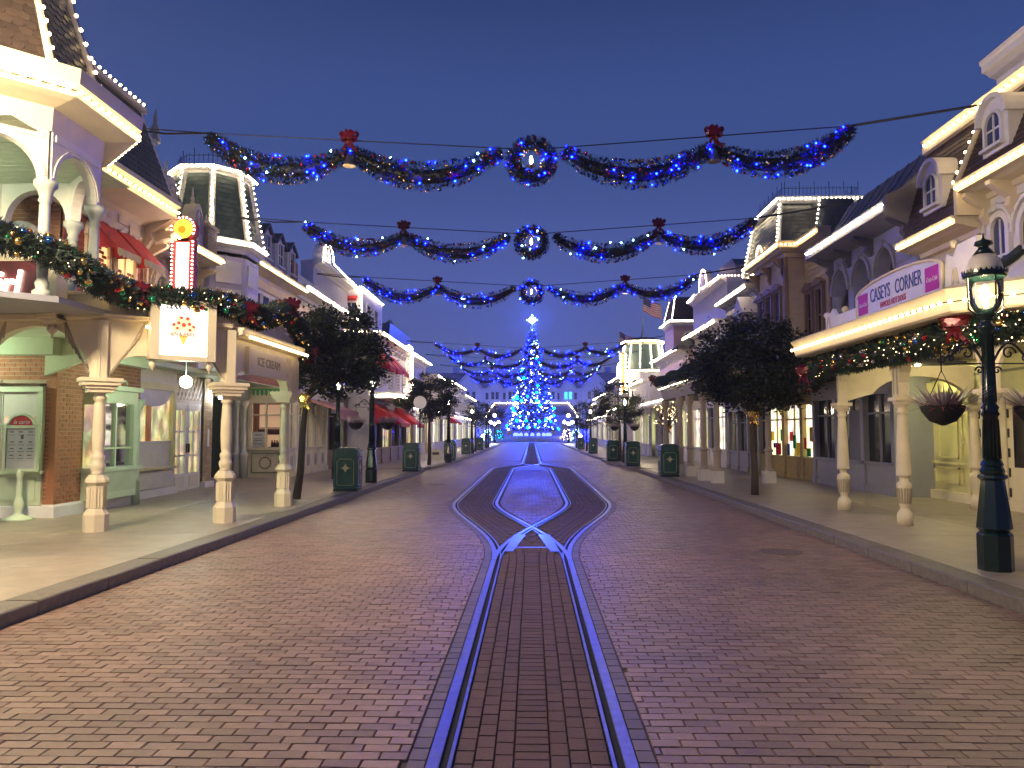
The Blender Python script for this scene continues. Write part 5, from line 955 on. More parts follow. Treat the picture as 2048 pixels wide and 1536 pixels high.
for a, b in (((-.1, -2.5), (-.1, .1)), ((-.1, .1), (3.1, .1))): 
    p, q = Ft(a[0], a[1], 8.5), Ft(b[0], b[1], 8.5); s_ = lambda v: (9.3 + (v[0] - 9.3) * .6, 48 + (v[1] - 48) * .6, 10.0); facet(R6, p, q, s_(p), s_(q), shingle, 8, 14, scallop=False); string(R6, [p, s_(p)], .14, False); string(R6, [q, s_(q)], .14, False)
string(R6, [(10.4, 46.2, 8.42), (8.28, 46.2, 8.42), (8.28, 49.6, 8.42)], .13, False); rw = part('round_window', G().prism(arcp((9.5, 7.45), .36, 0, 2 * PI, 16)[:-1], 46.38, 46.5), white, R6); part('pane', G().prism(arcp((9.5, 7.45), .26, 0, 2 * PI, 16)[:-1], 46.36, 46.38), paneblue, rw)
part('porch', G().box(.3, 9, 0, 1.3, 3.3, 3.6, F), white, R6); string(R6, [F(.3, 1.32, 3.5), F(9, 1.32, 3.5)], .16, False); awning(R6, F, -1.5, .0, 6.9, 6.2, .9, awndark, awndark)
R7 = thing('round_tower_shop', 'round white tower shop outlined in bulbs with conical black roof', 'building', (8.6, 62, .13)); c7 = (8.9, 61.5)
o1, o2 = octv(*c7, 1.75, 12), octv(*c7, 1.35, 12)
part('wall', G().prism(octv(*c7, 1.6, 12), .13, 6.4, lambda a, b, c: (a, c, b)), lilac, R7); cornice(R7, octv(*c7, 1.6, 12), 6.6, .3, .3, white, 1, closed=True); part('roof_skirt', G().lathe([(1.65, 6.6), (1.4, 8.6)], (c7[0], c7[1], 0), 12, False), slateg, R7)
cornice(R7, octv(*c7, 1.38, 12), 8.95, .22, .3, cream, 1, closed=True); part('cap_roof', G().lathe([(1.6, 8.95), (1.0, 9.2), (.1, 9.35)], (c7[0], c7[1], 0), 12, False), slate, R7); finial(R7, (c7[0], c7[1], 9.3), .8, greyp, .15)
for k in range(12):
    p, q = o1[k], octv(*c7, 1.45, 12)[k]
    if p[1] < 62.5: string(R7, [p + (6.7,), q + (8.65,)], .15, False, r=.035)
for z, ap in ((6.5, 1.95), (8.85, 1.66)): o = [p for p in octv(*c7, ap, 24) if p[1] < 62.4]; o.sort(key=lambda p: math.atan2(p[1] - c7[1] - 5, p[0] - c7[0])); string(R7, [p + (z,) for p in o], .13, False, r=.035)
for k in (7, 8, 6): Fo, lo = between(octv(*c7, 1.6, 12)[k], octv(*c7, 1.6, 12)[(k + 1) % 12]); window(R7, Fo, .12, lo - .12, 4.2, 5.8, white, pane, arch=1, nx=1, nz=1)
bs7 = part('bulb_sign', G().box(7.0, 7.35, 60.2, 60.4, 4.6, 8.0), orange, R7)
for s in (6.98, 7.37): string(R7, [(s, 60.15, 4.6), (s, 60.15, 8.0)], .3, False, r=.09)
far = [('verandah_shop', 'white verandah shop with tall pale green lit doors, right side', 51.2, 59.5, 7.9, 5.2, white, [(3.9, 4.8, 4, 0, pane, 0)]),
       ('spired_shop', 'bulb outlined far shop with spire and curved gable beyond the round tower', 63.5, 76, 8.2, 6.6, lilac, [(3.9, 5.4, 6, 1, pane, 0)]),
       ('low_far_shop', 'low white far shop with stepped lit roofline, right side', 76.2, 92, 7.9, 5.6, white, [(3.7, 4.9, 7, 0, pane, 0)]),
       ('right_end_shop', 'last white house on the right before the square', 92.2, 110, 8.2, 5.2, offw, [(3.6, 4.6, 8, 0, pane, 0)])]
for k, (n, lab, y0, y1, x, zc, wm, fl) in enumerate(far):
    r, F, L = block(n, lab, 1, y0, y1, x, zc, wm, white, fl, shopn=int(L / 2) + 2, pm=[winG, winG, winW] if k == 0 else [winW, pane, winG], br=0, step=.25)
    string(r, [F(0, .4, 3.4), F(L, .4, 3.4)], .2, False)
    if k == 0:
        part('verandah', G().box(0, L, 0, 2.2, 3.1, 3.35, F), white, r); string(r, [F(0, 2.22, 3.3), F(L, 2.22, 3.3)], .15, False)
        for q in range(5): part('post', G().tube([F(.3 + 1.9 * q, 2.1, .13), F(.3 + 1.9 * q, 2.1, 3.1)], .07, 8), white, r)
    if k == 1: part('spire', G().lathe([(.5, 0), (.4, .8), (.12, 1.0), (.3, 1.5), (.02, 3.0)], F(4, -.6, 6.7), 8, False), white, r); string(r, [F(4, -.1, 6.8), F(4, -.45, 9.6)], .15, False, r=.05); part('gable', G().prism([(5, 6.7), (9, 6.7)] + arcp((7, 6.7), 2, 0, PI, 12, 1.3)[1:-1], -.3, .1, F), purple, r); string(r, [F(u, .15, z) for u, z in arcp((7, 6.7), 2, 0, PI, 14, 1.35)], .2, False, r=.05)
# flags
def flag(x, y, z, h, lab):
    f = thing('flag', lab, 'flag', (x, y, z), 'flags on the right hand roofs'); part('pole', G().tube([(x, y, z), (x, y, z + h)], .035, 6), greyp, f); g = G()
    W, H = 1.5, .95; nx = 12
    def P(a, b): return (x + a * W * .86, y + .12 * math.sin(a * 7) + .25 * a, z + h - .05 - H + b * H - a * .62 + .05 * math.sin(a * 9))
    for i in range(nx):
        for j in range(13):
            g.k = 1 if j % 2 else 0
            if i < 5 and j > 5: g.k = 2
            a0, a1, b0, b1 = i / nx, (i + 1) / nx, j / 13, (j + 1) / 13; g.quad(P(a0, b0), P(a1, b0), P(a1, b1), P(a0, b1))
    c = part('cloth', g, [mat('flag red', (.45, .02, .04), .7), mat('flag white', (.7, .68, .7), .7), mat('flag blue', (.03, .04, .2), .7)], f); s = G()
    for i in range(5):
        for j in range(4): q = P(.04 + .075 * i, .5 + .12 * j); s.octa((q[0], q[1] - .01, q[2]), .022)
    part('star', s, white, c)
flag(7.35, 50.5, 7.5, 3.2, 'nearer striped flag flying over the brick turret house'); flag(7.6, 66.5, 8.2, 2.3, 'farther striped flag flying beside the round tower')
# ---------------------------------------------------------------- the square at the end of the street
struct('plaza', G().quad((-60, 108, -.008), (-6, 108, -.008), (-6, 128, -.008), (-60, 128, -.008)).quad((6, 108, -.008), (60, 108, -.008), (60, 128, -.008), (6, 128, -.008)).quad((-60, 128, -.008), (60, 128, -.008), (60, 240, -.008), (-60, 240, -.008)), farm)
CT = (.15, 150.)
xt = thing('christmas_tree', 'giant fir tree covered in blue and teal lights with a white star', 'christmas tree', (CT[0], CT[1], 0))
part('trunk', G().lathe([(.5, 0), (.45, 3), (.2, 20), (.05, 23)], (CT[0], CT[1], 0), 10), bark, xt)
def cone_r(z): return 5.25 * (1 - (z - 2.1) / 21.2) ** .92 * (.93 + .07 * math.sin(z * 3.1)) + .12
g = G()
for i in range(9000):
    z = 2.1 + 20.9 * (1 - math.sqrt(R.random())) ; r = cone_r(z) * (.55 + .45 * math.sqrt(R.random())); a = R.uniform(0, 2 * PI); s = R.uniform(.25, .55)
    c = Vector((CT[0] + r * math.cos(a), CT[1] + r * math.sin(a), z)); o = Vector((math.cos(a), math.sin(a), -.35 + R.uniform(-.3, .3))) * s; t = Vector((-math.sin(a), math.cos(a), R.uniform(-.5, .5))) * s * .45
    g.add([tuple(c - t), tuple(c + t), tuple(c + o)], [(0, 1, 2)])
part('foliage', g, firb, xt, kind='stuff')
def xl(n, r0, r1, m, nm, zmax=22.8, ind=False):
    g = G()
    for i in range(n):
        z = 2.3 + (zmax - 2.3) * (1 - math.sqrt(R.random())); a = R.uniform(-PI, .35); a = R.uniform(PI * .92, PI * 2.08); r = cone_r(z) * R.uniform(.93, 1.02); g.octa((CT[0] + r * math.cos(a), CT[1] + r * math.sin(a), z), R.uniform(r0, r1))
    part(nm, g, m, xt, kind='stuff')
xl(700, .05, .10, ledx, 'blue_light'); xl(100, .045, .08, ledw, 'white_light'); xl(34, .22, .34, ledt, 'teal_bauble', 18); xl(46, .14, .26, lit('white bauble light', (.6, .75, 1.), 2.5), 'white_bauble', 16); xl(40, .1, .16, lampw, 'bright_light', 21)
st = G()
for k in range(8): a = PI * k / 4; b = PI / 8; L = 1.05 if k % 2 == 0 else .75; st.add([(CT[0] + L * math.sin(a), CT[1], 23.75 + L * math.cos(a)), (CT[0] + .22 * math.sin(a + b), CT[1], 23.75 + .22 * math.cos(a + b)), (CT[0] + .22 * math.sin(a - b), CT[1], 23.75 + .22 * math.cos(a - b)), (CT[0], CT[1] - .12, 23.75), (CT[0], CT[1] + .12, 23.75)], [(0, 1, 3), (0, 3, 2), (0, 4, 1), (0, 2, 4)])
part('star', st, lit('tree star', (.05, .11, 1.), 4200.), xt)
pl = thing('tree_plinth', 'round stepped white planter lit deep blue around the tree foot', 'planter', (CT[0], CT[1], 0)); part('step', G().lathe([(9.5, 0), (9.5, .35), (9.2, .35)], (CT[0], CT[1], 0), 36), offw, pl); part('wall', G().lathe([(7.5, .3), (7.5, 1.0), (7.2, 1.05), (7.2, .9), (.1, .9)], (CT[0], CT[1], 0), 36), white, pl)
for k in range(9): a = PI + PI * (k + .5) / 9; part('flood_lamp', G().ball((CT[0] + 3.4 * math.cos(a), CT[1] + 3.4 * math.sin(a), 1.25), .42, 8, 6), ledd, pl)
for k, (x, y, m) in enumerate(((-8.2, 143, ledw), (-6.2, 145, ledt), (6.6, 145, bulbp), (8.2, 143, ledw), (9.8, 141, ledb), (-10.2, 141, ledb), (11.2, 139, ledt), (-11.8, 136, ledt))):
    tp = thing('lit_topiary', ['white lit topiary bush left of the big tree', 'teal lit bush at the left foot of the big tree', 'warm pink lit bush at the right foot of the big tree', 'white lit topiary bush right of the big tree', 'blue lit bush farther right of the big tree', 'blue lit bush farther left of the big tree', 'teal lit bush nearest the right hand shops', 'teal lit bush nearest the left hand shops'][k], 'topiary', (x, y, 0), 'lit bushes around the big tree')
    g = G(); h = G()
    for i in range(160): a, z = R.uniform(0, 6.28), R.uniform(.2, 2.3); r = .85 * (1 - (z / 2.6) ** 2) ** .5; c = Vector((x + r * math.cos(a), y + r * math.sin(a), z)); g.add([tuple(c), tuple(c + Vector((R.uniform(-.3, .3), R.uniform(-.3, .3), .2))), tuple(c + Vector((R.uniform(-.3, .3), R.uniform(-.3, .3), -.1)))], [(0, 1, 2)])
    for i in range(34): a, z = R.uniform(PI, 2 * PI), R.uniform(.2, 2.3); r = .9 * (1 - (z / 2.6) ** 2) ** .5; h.octa((x + r * math.cos(a), y + r * math.sin(a), z), .055)
    part('foliage', g, fir, tp, kind='stuff'); part('light', h, m, tp, kind='stuff')
# station pavilion behind the tree
sp = thing('station_pavilion', 'low grey pavilion with bulb edged hipped roof behind the big tree', 'building', (0, 172, 0)); Fs_ = Fr((-9.2, 170), (1, 0), (0, -1))
part('wall', G().box(0, 18.4, -6, 0, 0, 5.8, Fs_), lilac, sp); part('roof', G().prism([(-.6, 5.9), (19, 5.9), (17.3, 8.2), (1.1, 8.2)], -6.5, .5, Fs_), greyd, sp)
string(sp, [Fs_(-.6, .6, 5.9), Fs_(1.1, .6, 8.2), Fs_(17.3, .6, 8.2), Fs_(19, .6, 5.9)], .28, False, r=.085)
for k in range(6): window(sp, Fs_, .8 + 3 * k, 2.4 + 3 * k, 1.2, 4.2, white, winP, arch=.6)
for k in (1, 4): part('gable', G().prism([(3 * k, 5.9), (3 * k + 2.6, 5.9), (3 * k + 1.3, 7.6)], .4, .7, Fs_), white, sp)
# hotel
ht = thing('grand_hotel', 'huge grey Victorian hotel with steep gables across the end of the street', 'building', (0, 202, 0)); Fh = Fr((-32, 200), (1, 0), (0, -1)); hw = paint('lilac grey render', (.62, .60, .72)); hr = mat('plum slate', (.20, .18, .25), .6, rnd=.2)
part('wall', G().box(0, 64, -8, 0, 0, 13.2, Fh), hw, ht)
part('roof', G().prism([(-.5, 13.2), (64.5, 13.2), (62, 17.2), (2, 17.2)], -8.5, .4, Fh), hr, ht); part('string_course', G().box(0, 64, 0, .25, 9.7, 10.1, Fh).box(0, 64, 0, .4, 12.9, 13.4, Fh), lilac, ht)
for i, (u, w, proj) in enumerate(((5, 5, 1.2), (15.5, 6.5, 1.2), (22.5, 3.2, .5), (27.5, 4.4, 1.4), (36.5, 4.4, 1.4), (41.5, 3.2, .5), (48.5, 6.5, 1.2), (59, 5, 1.2))):
    ap = 13.2 + w * .55; b = part('gable_bay', G().box(u - w / 2, u + w / 2, 0, proj, 0, 13.2, Fh), hw, ht)
    if i in (3, 4): part('curved_gable', G().prism([(u - w / 2, 13.2), (u + w / 2, 13.2)] + arcp((u, 13.6), .9, 0, PI, 10, 1.2), proj - .4, proj, Fh), lilac, b)
    else: part('gable', G().prism([(u - w / 2, 13.2), (u + w / 2, 13.2), (u, ap)], -3, proj, Fh), hw, b); part('barge_board', G().prism([(u - w / 2 - .4, 13.0), (u - w / 2 - .4, 13.5), (u, ap + .6), (u + w / 2 + .4, 13.5), (u + w / 2 + .4, 13.0), (u, ap)], proj, proj + .2, Fh), lilac, b)
    n = 3 if w > 4 else 2
    for z0, z1 in ((10.3, 12.2), (7.0, 9.0), (3.6, 5.6)):
        for k in range(n): q = u - w * .36 + w * .72 * (k + .5) / n; window(b, Fh, q - .38, q + .38, z0, z1, lilac, winT if (i == 5 and z0 > 10) else (winP if R.random() < .25 else pane), d=proj, case=.14, proud=.12, sill=.1)
for k in range(14):
    u = 2 + 4.6 * k
    for z0, z1 in ((10.3, 12.0), (7.0, 8.9), (3.6, 5.5)): window(ht, Fh, u - .35, u + .35, z0, z1, lilac, pane, case=.14, proud=.12, sill=.1)
for u in (12, 19.5, 44.5, 52): part('chimney', G().box(u - .7, u + .7, -3, -1.5, 15, 18.6, Fh).box(u - .85, u + .85, -3.1, -1.4, 18.4, 18.8, Fh), lilac, ht)
for s in (-1, 1):
    wg = thing('side_block', 'plain grey block closing the %s end of the square' % ('left' if s < 0 else 'right'), 'building', (s * 24, 135, 0)); part('wall', G().box(min(s * 14, s * 34), max(s * 14, s * 34), 122, 150, 0, 8), hw, wg)
    Fq = Fr((min(s * 14, s * 34), 122), (1, 0), (0, -1))
    for k in range(6): window(wg, Fq, 1 + 3.2 * k, 2.6 + 3.2 * k, 4.5, 6.6, white, winP)
# ---------------------------------------------------------------- garlands
def bow(parent, c, s, m=ribbon, name='bow', nrm=(0, -1, 0), seed=0):
    """two puffed loops, a knot and hanging tails"""
    r = random.Random(seed); n = Vector(nrm); x = Vector((0, 0, 1)).cross(n); x.normalize(); z = Vector((0, 0, 1)); c = Vector(c); g = G()
    def rib(p, w, th=.004):
        for a, b in zip(p, p[1:]):
            t = (b - a).normalized(); q = t.cross(n); q = q * w
            g.add([tuple(a - q), tuple(a + q), tuple(b + q), tuple(b - q), tuple(a - q + n * th), tuple(a + q + n * th), tuple(b + q + n * th), tuple(b - q + n * th)], [(0, 1, 2, 3), (4, 5, 6, 7), (0, 1, 5, 4), (2, 3, 7, 6), (1, 2, 6, 5), (3, 0, 4, 7)])
    for k, (ang, ln) in enumerate(((.5, 1.), (PI - .5, 1.), (1.25, .8), (PI - 1.2, .85), (-.15, .75), (PI + .15, .75))):
        d = x * math.cos(ang) + z * math.sin(ang); p = []
        for i in range(9):
            t = PI * i / 8; p.append(c + d * (s * ln * math.sin(t) ** .8) + n * (s * .34 * math.cos(t) * (1 - .2 * (k > 3)) + s * .15) + z * (s * .1 * math.sin(2 * t)))
        rib(p, s * .17)
    for ang, ln in ((-1.1, 1.5), (-2.0, 1.3), (-1.5, 1.0)):
        d = x * math.cos(ang) + z * math.sin(ang); rib([c + d * (s * ln * i / 5) + x * (s * .08 * math.sin(i * 1.7)) + n * (s * (.12 + .08 * math.sin(i * 2.1))) for i in range(6)], s * .13)
    g.ball(tuple(c + n * s * .3), s * .2, 8, 6); return part(name, g, m, parent)
def fuzz(g, path, rad, n, l, rs):
    """needle sprigs standing off a swag"""
    P = [Vector(p) for p in path]; seg = [(P[i + 1] - P[i]).length for i in range(len(P) - 1)]; T = sum(seg)
    for i in range(n):
        t = rs.uniform(0, T); k = 0
        while k < len(seg) - 1 and t > seg[k]: t -= seg[k]; k += 1
        f = t / seg[k]; c = P[k].lerp(P[k + 1], f); rr = rad[k] * (1 - f) + rad[k + 1] * f; d = (P[k + 1] - P[k]).normalized()
        a = d.cross(Vector((0, .3, 1))).normalized(); b = d.cross(a); w = rs.uniform(0, 2 * PI); o = a * math.cos(w) + b * math.sin(w)
        q = c + o * rr * rs.uniform(.6, 1.0); tip = q + (o + d * rs.uniform(-.8, .8)) .normalized() * l * rs.uniform(.6, 1.3); sd = d.cross(o).normalized() * l * .22
        g.add([tuple(q - sd), tuple(q + sd), tuple(tip)], [(0, 1, 2)])
def around(path, rad, n, rs, front=None, k0=.98, k1=1.05):
    P = [Vector(p) for p in path]; seg = [(P[i + 1] - P[i]).length for i in range(len(P) - 1)]; T = sum(seg); out = []
    while len(out) < n:
        t = rs.uniform(0, T); k = 0
        while k < len(seg) - 1 and t > seg[k]: t -= seg[k]; k += 1
        f = t / seg[k]; c = P[k].lerp(P[k + 1], f); rr = rad[k] * (1 - f) + rad[k + 1] * f; d = (P[k + 1] - P[k]).normalized(); a = d.cross(Vector((0, .3, 1))).normalized(); b = d.cross(a); w = rs.uniform(0, 2 * PI); o = a * math.cos(w) + b * math.sin(w)
        if front is not None and o.dot(Vector(front)) < -.15: continue
        out.append(tuple(c + o * rr * rs.uniform(k0, k1)))
    return out
def swag(p, q, sag, r0, r1, n=14):
    p, q = Vector(p), Vector(q); pa = []; ra = []
    for i in range(n + 1): t = i / n; v = p.lerp(q, t); v.z -= sag * 4 * t * (1 - t); pa.append(tuple(v)); ra.append(r0 + (r1 - r0) * math.sin(PI * t) ** .7)
    return pa, ra
def overhead(y, lab, dens, tail):
    """a cable across the street carrying swags, bells, bows and a round wreath"""
    rs = random.Random(int(y * 10)); o = thing('street_garland', lab, 'garland', (0, y, 7.0), 'blue lit garlands strung across the street')
    xs = [-6.15, -3.42, -.58, .60, 3.40, 5.98]; zt = [7.33, 7.02, 6.98, 6.98, 7.04, 7.36]
    cab = [(-7.9, y, 7.55), (-6.15, y, 7.40), (0, y, 7.02), (5.98, y, 7.42), (8.3, y, 7.78)]
    part('cable', G().tube(cab, .012, 5), iron, o); part('cable_sleeve', G().tube([(-7.9, y, 7.52), (-7.0, y, 7.40), (-6.15, y, 7.40)], .02, 5), iron, o); part('cable_sleeve', G().tube([(5.98, y, 7.42), (8.3, y, 7.78)], .026, 5), iron, o)
    fol = G(); bau = G(); blu = G(); whi = G(); core = G()
    def dress(pa, ra, L, dens=dens):
        core.tube(pa, [r * .55 for r in ra], 8); fuzz(fol, pa, ra, int(900 * L * dens), .085, rs)
        for k, p in enumerate(around(pa, ra, int(75 * L * min(1, dens + .3)), rs)): bau.k = k % 7 if k % 7 < 4 else 3; bau.octa(p, .026) if dens < .5 else bau.ball(p, .03, 6, 4)
        ln = Vector(pa[0]); n = int(5 * L); cl = rs.random() < .4
        for p in around(pa, ra, n, rs, (0, -1, 0), 1.04, 1.12): (whi if rs.random() < (.35 if cl else .08) else blu).octa(p, .024)
    for i, sag, r1 in ((0, .50, .24), (1, .50, .255), (3, .50, .255), (4, .50, .24)):
        pa, ra = swag((xs[i], y, zt[i]), (xs[i + 1], y, zt[i + 1]), sag * (1 + rs.uniform(-.08, .08)), .10, r1); dress(pa, ra, abs(xs[i + 1] - xs[i]) * 1.1)
    pa = [(.01 + .34 * math.sin(t), y, 6.80 + .34 * math.cos(t)) for t in [2 * PI * k / 20 for k in range(21)]]; dress(pa, [.135] * 21, 2.6)
    part('core', core, firb, o); part('foliage', fol, firb, o, kind='stuff'); part('bauble', bau, [silver, gold, redm, bluem], o, kind='stuff'); part('blue_light', blu, ledb, o, kind='stuff'); part('white_light', whi, ledw, o, kind='stuff')
    part('candle_bulb', G().lathe([(.01, 0), (.035, .05), (.03, .1), (.005, .17)], (.0, y, 6.74), 8), lit('candle bulb', (1., .8, .6), 40.) if 'candle bulb' not in MATS else MATS['candle bulb'], o)
    part('lantern_frame', G().lathe([(.09, 0), (.09, .02)], (.0, y, 6.70), 10).tube([(0, y, 6.7), (0, y, 6.6)], .01, 5), gold, o)
    for i in (1, 4):
        bow(o, (xs[i], y - .12, zt[i] + .2), .2, ribbon, seed=i); part('bell', G().lathe([(.125, 0), (.11, .02), (.075, .1), (.066, .2), (.03, .25)], (xs[i] + .0, y - .1, zt[i] - .32), 14), bronze, o)
    return o
for y, lab, d_ in ((14.2, 'nearest and largest blue lit garland across the street', 1.), (20.4, 'second blue lit garland across the street', .8), (27.8, 'third blue lit garland across the street, just above the tree star', .6), (48.5, 'fourth blue lit garland across the street', .35), (57., 'fifth blue lit garland across the street', .3), (66., 'sixth blue lit garland across the street', .25), (76., 'farthest blue lit garland across the street', .2)): overhead(y, lab, d_, 0)
def shop_garland(name, lab, path, rad, nb, nl, bows, front, lights=fairy):
    rs = random.Random(len(path) * 7); o = thing(name, lab, 'garland', path[0], 'coloured bauble garlands on the shop fronts'); f = G(); h = G()
    part('core', G().tube(path, [r * .6 for r in rad], 9), fir, o); T = sum((Vector(b) - Vector(a)).length for a, b in zip(path, path[1:])); fuzz(f, path, rad, int(1900 * T), .1, rs); part('foliage', f, fir, o, kind='stuff')
    for p in around(path, rad, nb, rs, front, .95, 1.08): s = rs.choice((.45, .6, .75, 1.0)); inst('bauble', rs.choice(BAUB), o, p, scale=(s, s, s))
    for p in around(path, rad, nl, rs, front, 1.0, 1.08): h.octa(p, .011)
    part('light', h, lights, o, kind='stuff')
    for c, s in bows: bow(o, c, s, nrm=front, seed=int(s * 100))
    return o
pa = [(-8.6, 10.3, 4.9), (-7.9, 10.35, 4.62), (-7.3, 10.42, 4.38), (-6.85, 10.65, 4.27), (-6.66, 11.0, 4.14), (-6.62, 11.55, 4.0), (-6.5, 12.3, 3.93), (-6.05, 12.62, 3.93), (-5.7, 12.95, 3.95), (-5.35, 13.25, 3.95), (-5.2, 13.6, 3.9), (-5.15, 14.3, 3.86), (-5.15, 15.0, 4.0), (-5.17, 15.7, 4.24), (-5.17, 16.2, 4.16), (-5.1, 16.7, 3.9), (-5.1, 17.1, 3.6), (-5.1, 17.25, 3.36)]
ra = [.2, .2, .2, .2, .19, .18, .19, .19, .19, .18, .18, .18, .17, .17, .17, .16, .14, .1]
shop_garland('parlour_garland', 'fir garland with red, gold and blue baubles draped along the ice cream arcade', pa, ra, 280, 90, [((-6.35, 12.2, 4.0), .18), ((-5.05, 13.5, 3.88), .2), ((-5.0, 15.8, 4.35), .2), ((-5.0, 17.2, 3.5), .22)], (.5, -.86, 0))
pb = [(6.15, 17.0, 2.72), (6.1, 16.7, 2.9), (6.08, 16.4, 3.06), (6.06, 15.6, 3.12), (6.06, 14.6, 3.06), (6.06, 13.6, 3.1), (6.06, 12.6, 3.06), (6.06, 11.6, 3.1), (6.08, 10.9, 3.12), (6.4, 10.3, 3.1), (6.9, 9.85, 3.06), (7.4, 9.3, 3.1)]
shop_garland('corner_garland', 'fir garland with gold and red baubles hung under the corner restaurant eave', pb, [.1, .15, .2, .2, .19, .2, .19, .2, .2, .19, .19, .18], 240, 260, [((5.82, 16.55, 2.98), .2), ((5.88, 10.75, 3.2), .22), ((6.05, 16.9, 2.75), .14)], (-.75, -.66, 0))
pcg = [(5.4, 26 + .5 * k, 3.82 + .05 * math.sin(k * 1.1)) for k in range(15)]
shop_garland('porch_garland', 'dark fir garland with tiny lights along the clapboard house porch roof', pcg, [.13] * 15, 40, 160, [((5.2, 32.9, 3.95), .25)], (-.8, -.6, 0), ledw)
pdg = [(-6.5, 37 + .6 * k, 3.15 + .06 * math.sin(k)) for k in range(9)]
shop_garland('restaurant_garland', 'red and gold lit garland under the restaurant marquee', pdg, [.14] * 9, 50, 120, [], (.5, -.86, 0), lit('red fairy light', (1., .25, .1), 20.))
# ---------------------------------------------------------------- street trees
def tree(lab, base, top, cc, rad, n, seed, bowm=gold, dens=1., lsz=.105):
    rs = random.Random(seed); t = thing('street_tree', lab, 'tree', base, 'clipped evergreen street trees'); b, p = Vector(base), Vector(top)
    tr = G(); path = [b, b.lerp(p, .3) + Vector((.03, .02, 0)), b.lerp(p, .65), p, Vector(cc) + Vector((0, 0, rad[2] * .5))]; tr.tube([tuple(v) for v in path], [.1, .085, .075, .06, .025], 9)
    ends = []
    for k in range(9):
        a = 2 * PI * k / 9 + rs.uniform(-.3, .3); e_ = Vector(cc) + Vector((rad[0] * .75 * math.cos(a), rad[1] * .75 * math.sin(a), rad[2] * rs.uniform(-.7, .6))); s = p.lerp(Vector(cc), rs.uniform(0, .6)); m = s.lerp(e_, .5) + Vector((0, 0, -.08)); tr.tube([tuple(s), tuple(m), tuple(e_)], [.035, .025, .01], 5); ends.append(e_)
    part('trunk', tr, bark, t)
    cl = []
    while len(cl) < int(90 * dens):
        v = Vector((rs.uniform(-1, 1), rs.uniform(-1, 1), rs.uniform(-1, 1)))
        if .35 < v.length < 1: cl.append((Vector(cc) + Vector((v.x * rad[0], v.y * rad[1], v.z * rad[2] * (1 if v.z > 0 else .85))), rs.uniform(.16, .34) * (.55 + .45 * rad[0])))
    g = G(); per = n // len(cl)
    for c, r in cl:
        for i in range(per):
            v = Vector((rs.gauss(0, .5), rs.gauss(0, .5), rs.gauss(0, .33))) * r; q = c + v; d = Vector((rs.uniform(-1, 1), rs.uniform(-1, 1), rs.uniform(-.4, .9))).normalized(); s = lsz * rs.uniform(.6, 1.25); w = d.cross(Vector((rs.uniform(-1, 1), rs.uniform(-1, 1), 1))).normalized() * s * .3
            g.add([tuple(q), tuple(q + d * s * .5 + w), tuple(q + d * s), tuple(q + d * s * .5 - w)], [(0, 1, 2, 3)])
    part('crown', g, leaf, t, kind='stuff')
    if bowm: bow(t, tuple(p + Vector((0, -.1, .02))), .2, bowm, seed=seed)
    return t
tree('evergreen street tree with gold bow beside the ICE CREAM kiosk', (-5.57, 18.2, .13), (-5.38, 18.2, 2.45), (-4.72, 18.4, 3.55), (1.15, 1.15, 1.18), 17000, 1, gold, 1.25)
tree('broad evergreen street tree with gold bow in front of the lit shop windows', (5.62, 19.65, .13), (5.58, 19.65, 2.1), (5.62, 19.8, 3.3), (1.85, 1.6, 1.2), 24000, 2, gold, 1.5)
tree('rounded evergreen street tree behind the pale round clock', (-4.97, 37.3, .13), (-4.97, 37.3, 2.1), (-4.95, 37.5, 3.4), (1.32, 1.2, 1.28), 13000, 3, None, 1.2)
tree('layered evergreen street tree behind the lit lamp on the right pavement', (4.85, 42.5, .13), (4.85, 42.5, 2.0), (4.75, 42.6, 3.2), (1.5, 1.3, 1.4), 9000, 4, None, .9)
tree('small dark tree on the left pavement near the plaza', (-4.6, 63, .13), (-4.6, 63, 2.0), (-4.6, 63, 3.2), (1.25, 1.2, 1.2), 2400, 5, None, .5, .14)
tree('dark rounded tree farthest up the left pavement', (-4.6, 82, .13), (-4.6, 82, 2.0), (-4.7, 82, 3.5), (1.9, 1.5, 1.6), 2600, 6, None, .7, .16)
tree('thin dark tree on the right pavement near the plaza', (4.7, 66, .13), (4.7, 66, 1.8), (4.7, 66, 3.1), (1.2, 1.2, 1.3), 1500, 7, None, .4, .14)
tree('dark rounded tree farthest up the right pavement', (5.6, 84, .13), (5.6, 84, 2.0), (5.6, 84, 3.3), (2.2, 1.6, 1.5), 2600, 8, None, .7, .16)
bt_ = thing('bare_tree', 'nearly leafless small tree with gold bow and tiny lights near the bins', 'tree', (6.05, 34.5, .13)); g = G(); rs = random.Random(9); b0 = Vector((6.05, 34.5, .13)); g.tube([tuple(b0), (6.05, 34.5, 1.9)], [.06, .045], 7)
for k in range(46):
    a = rs.uniform(0, 6.28); s = Vector((6.05, 34.5, rs.uniform(1.7, 2.1))); e_ = s + Vector((.75 * math.cos(a) * rs.random(), .6 * math.sin(a) * rs.random(), rs.uniform(.5, 1.4))); g.tube([tuple(s), tuple(s.lerp(e_, .5) + Vector((.06, 0, 0))), tuple(e_)], [.016, .011, .005], 4)
    for j in range(3): q = s.lerp(e_, rs.uniform(.4, .9)); g.tube([tuple(q), tuple(q + Vector((rs.uniform(-.25, .25), rs.uniform(-.2, .2), rs.uniform(.1, .35))))], [.007, .003], 3)
part('trunk', g, twig, bt_); bow(bt_, (6.05, 34.35, 1.9), .2, gold, seed=5); g = G()
for k in range(70): g.octa((6.05 + rs.gauss(0, .35), 34.4 + rs.gauss(0, .3), rs.uniform(2.1, 3.2)), .012)
part('light', g, bulbm, bt_, kind='stuff')
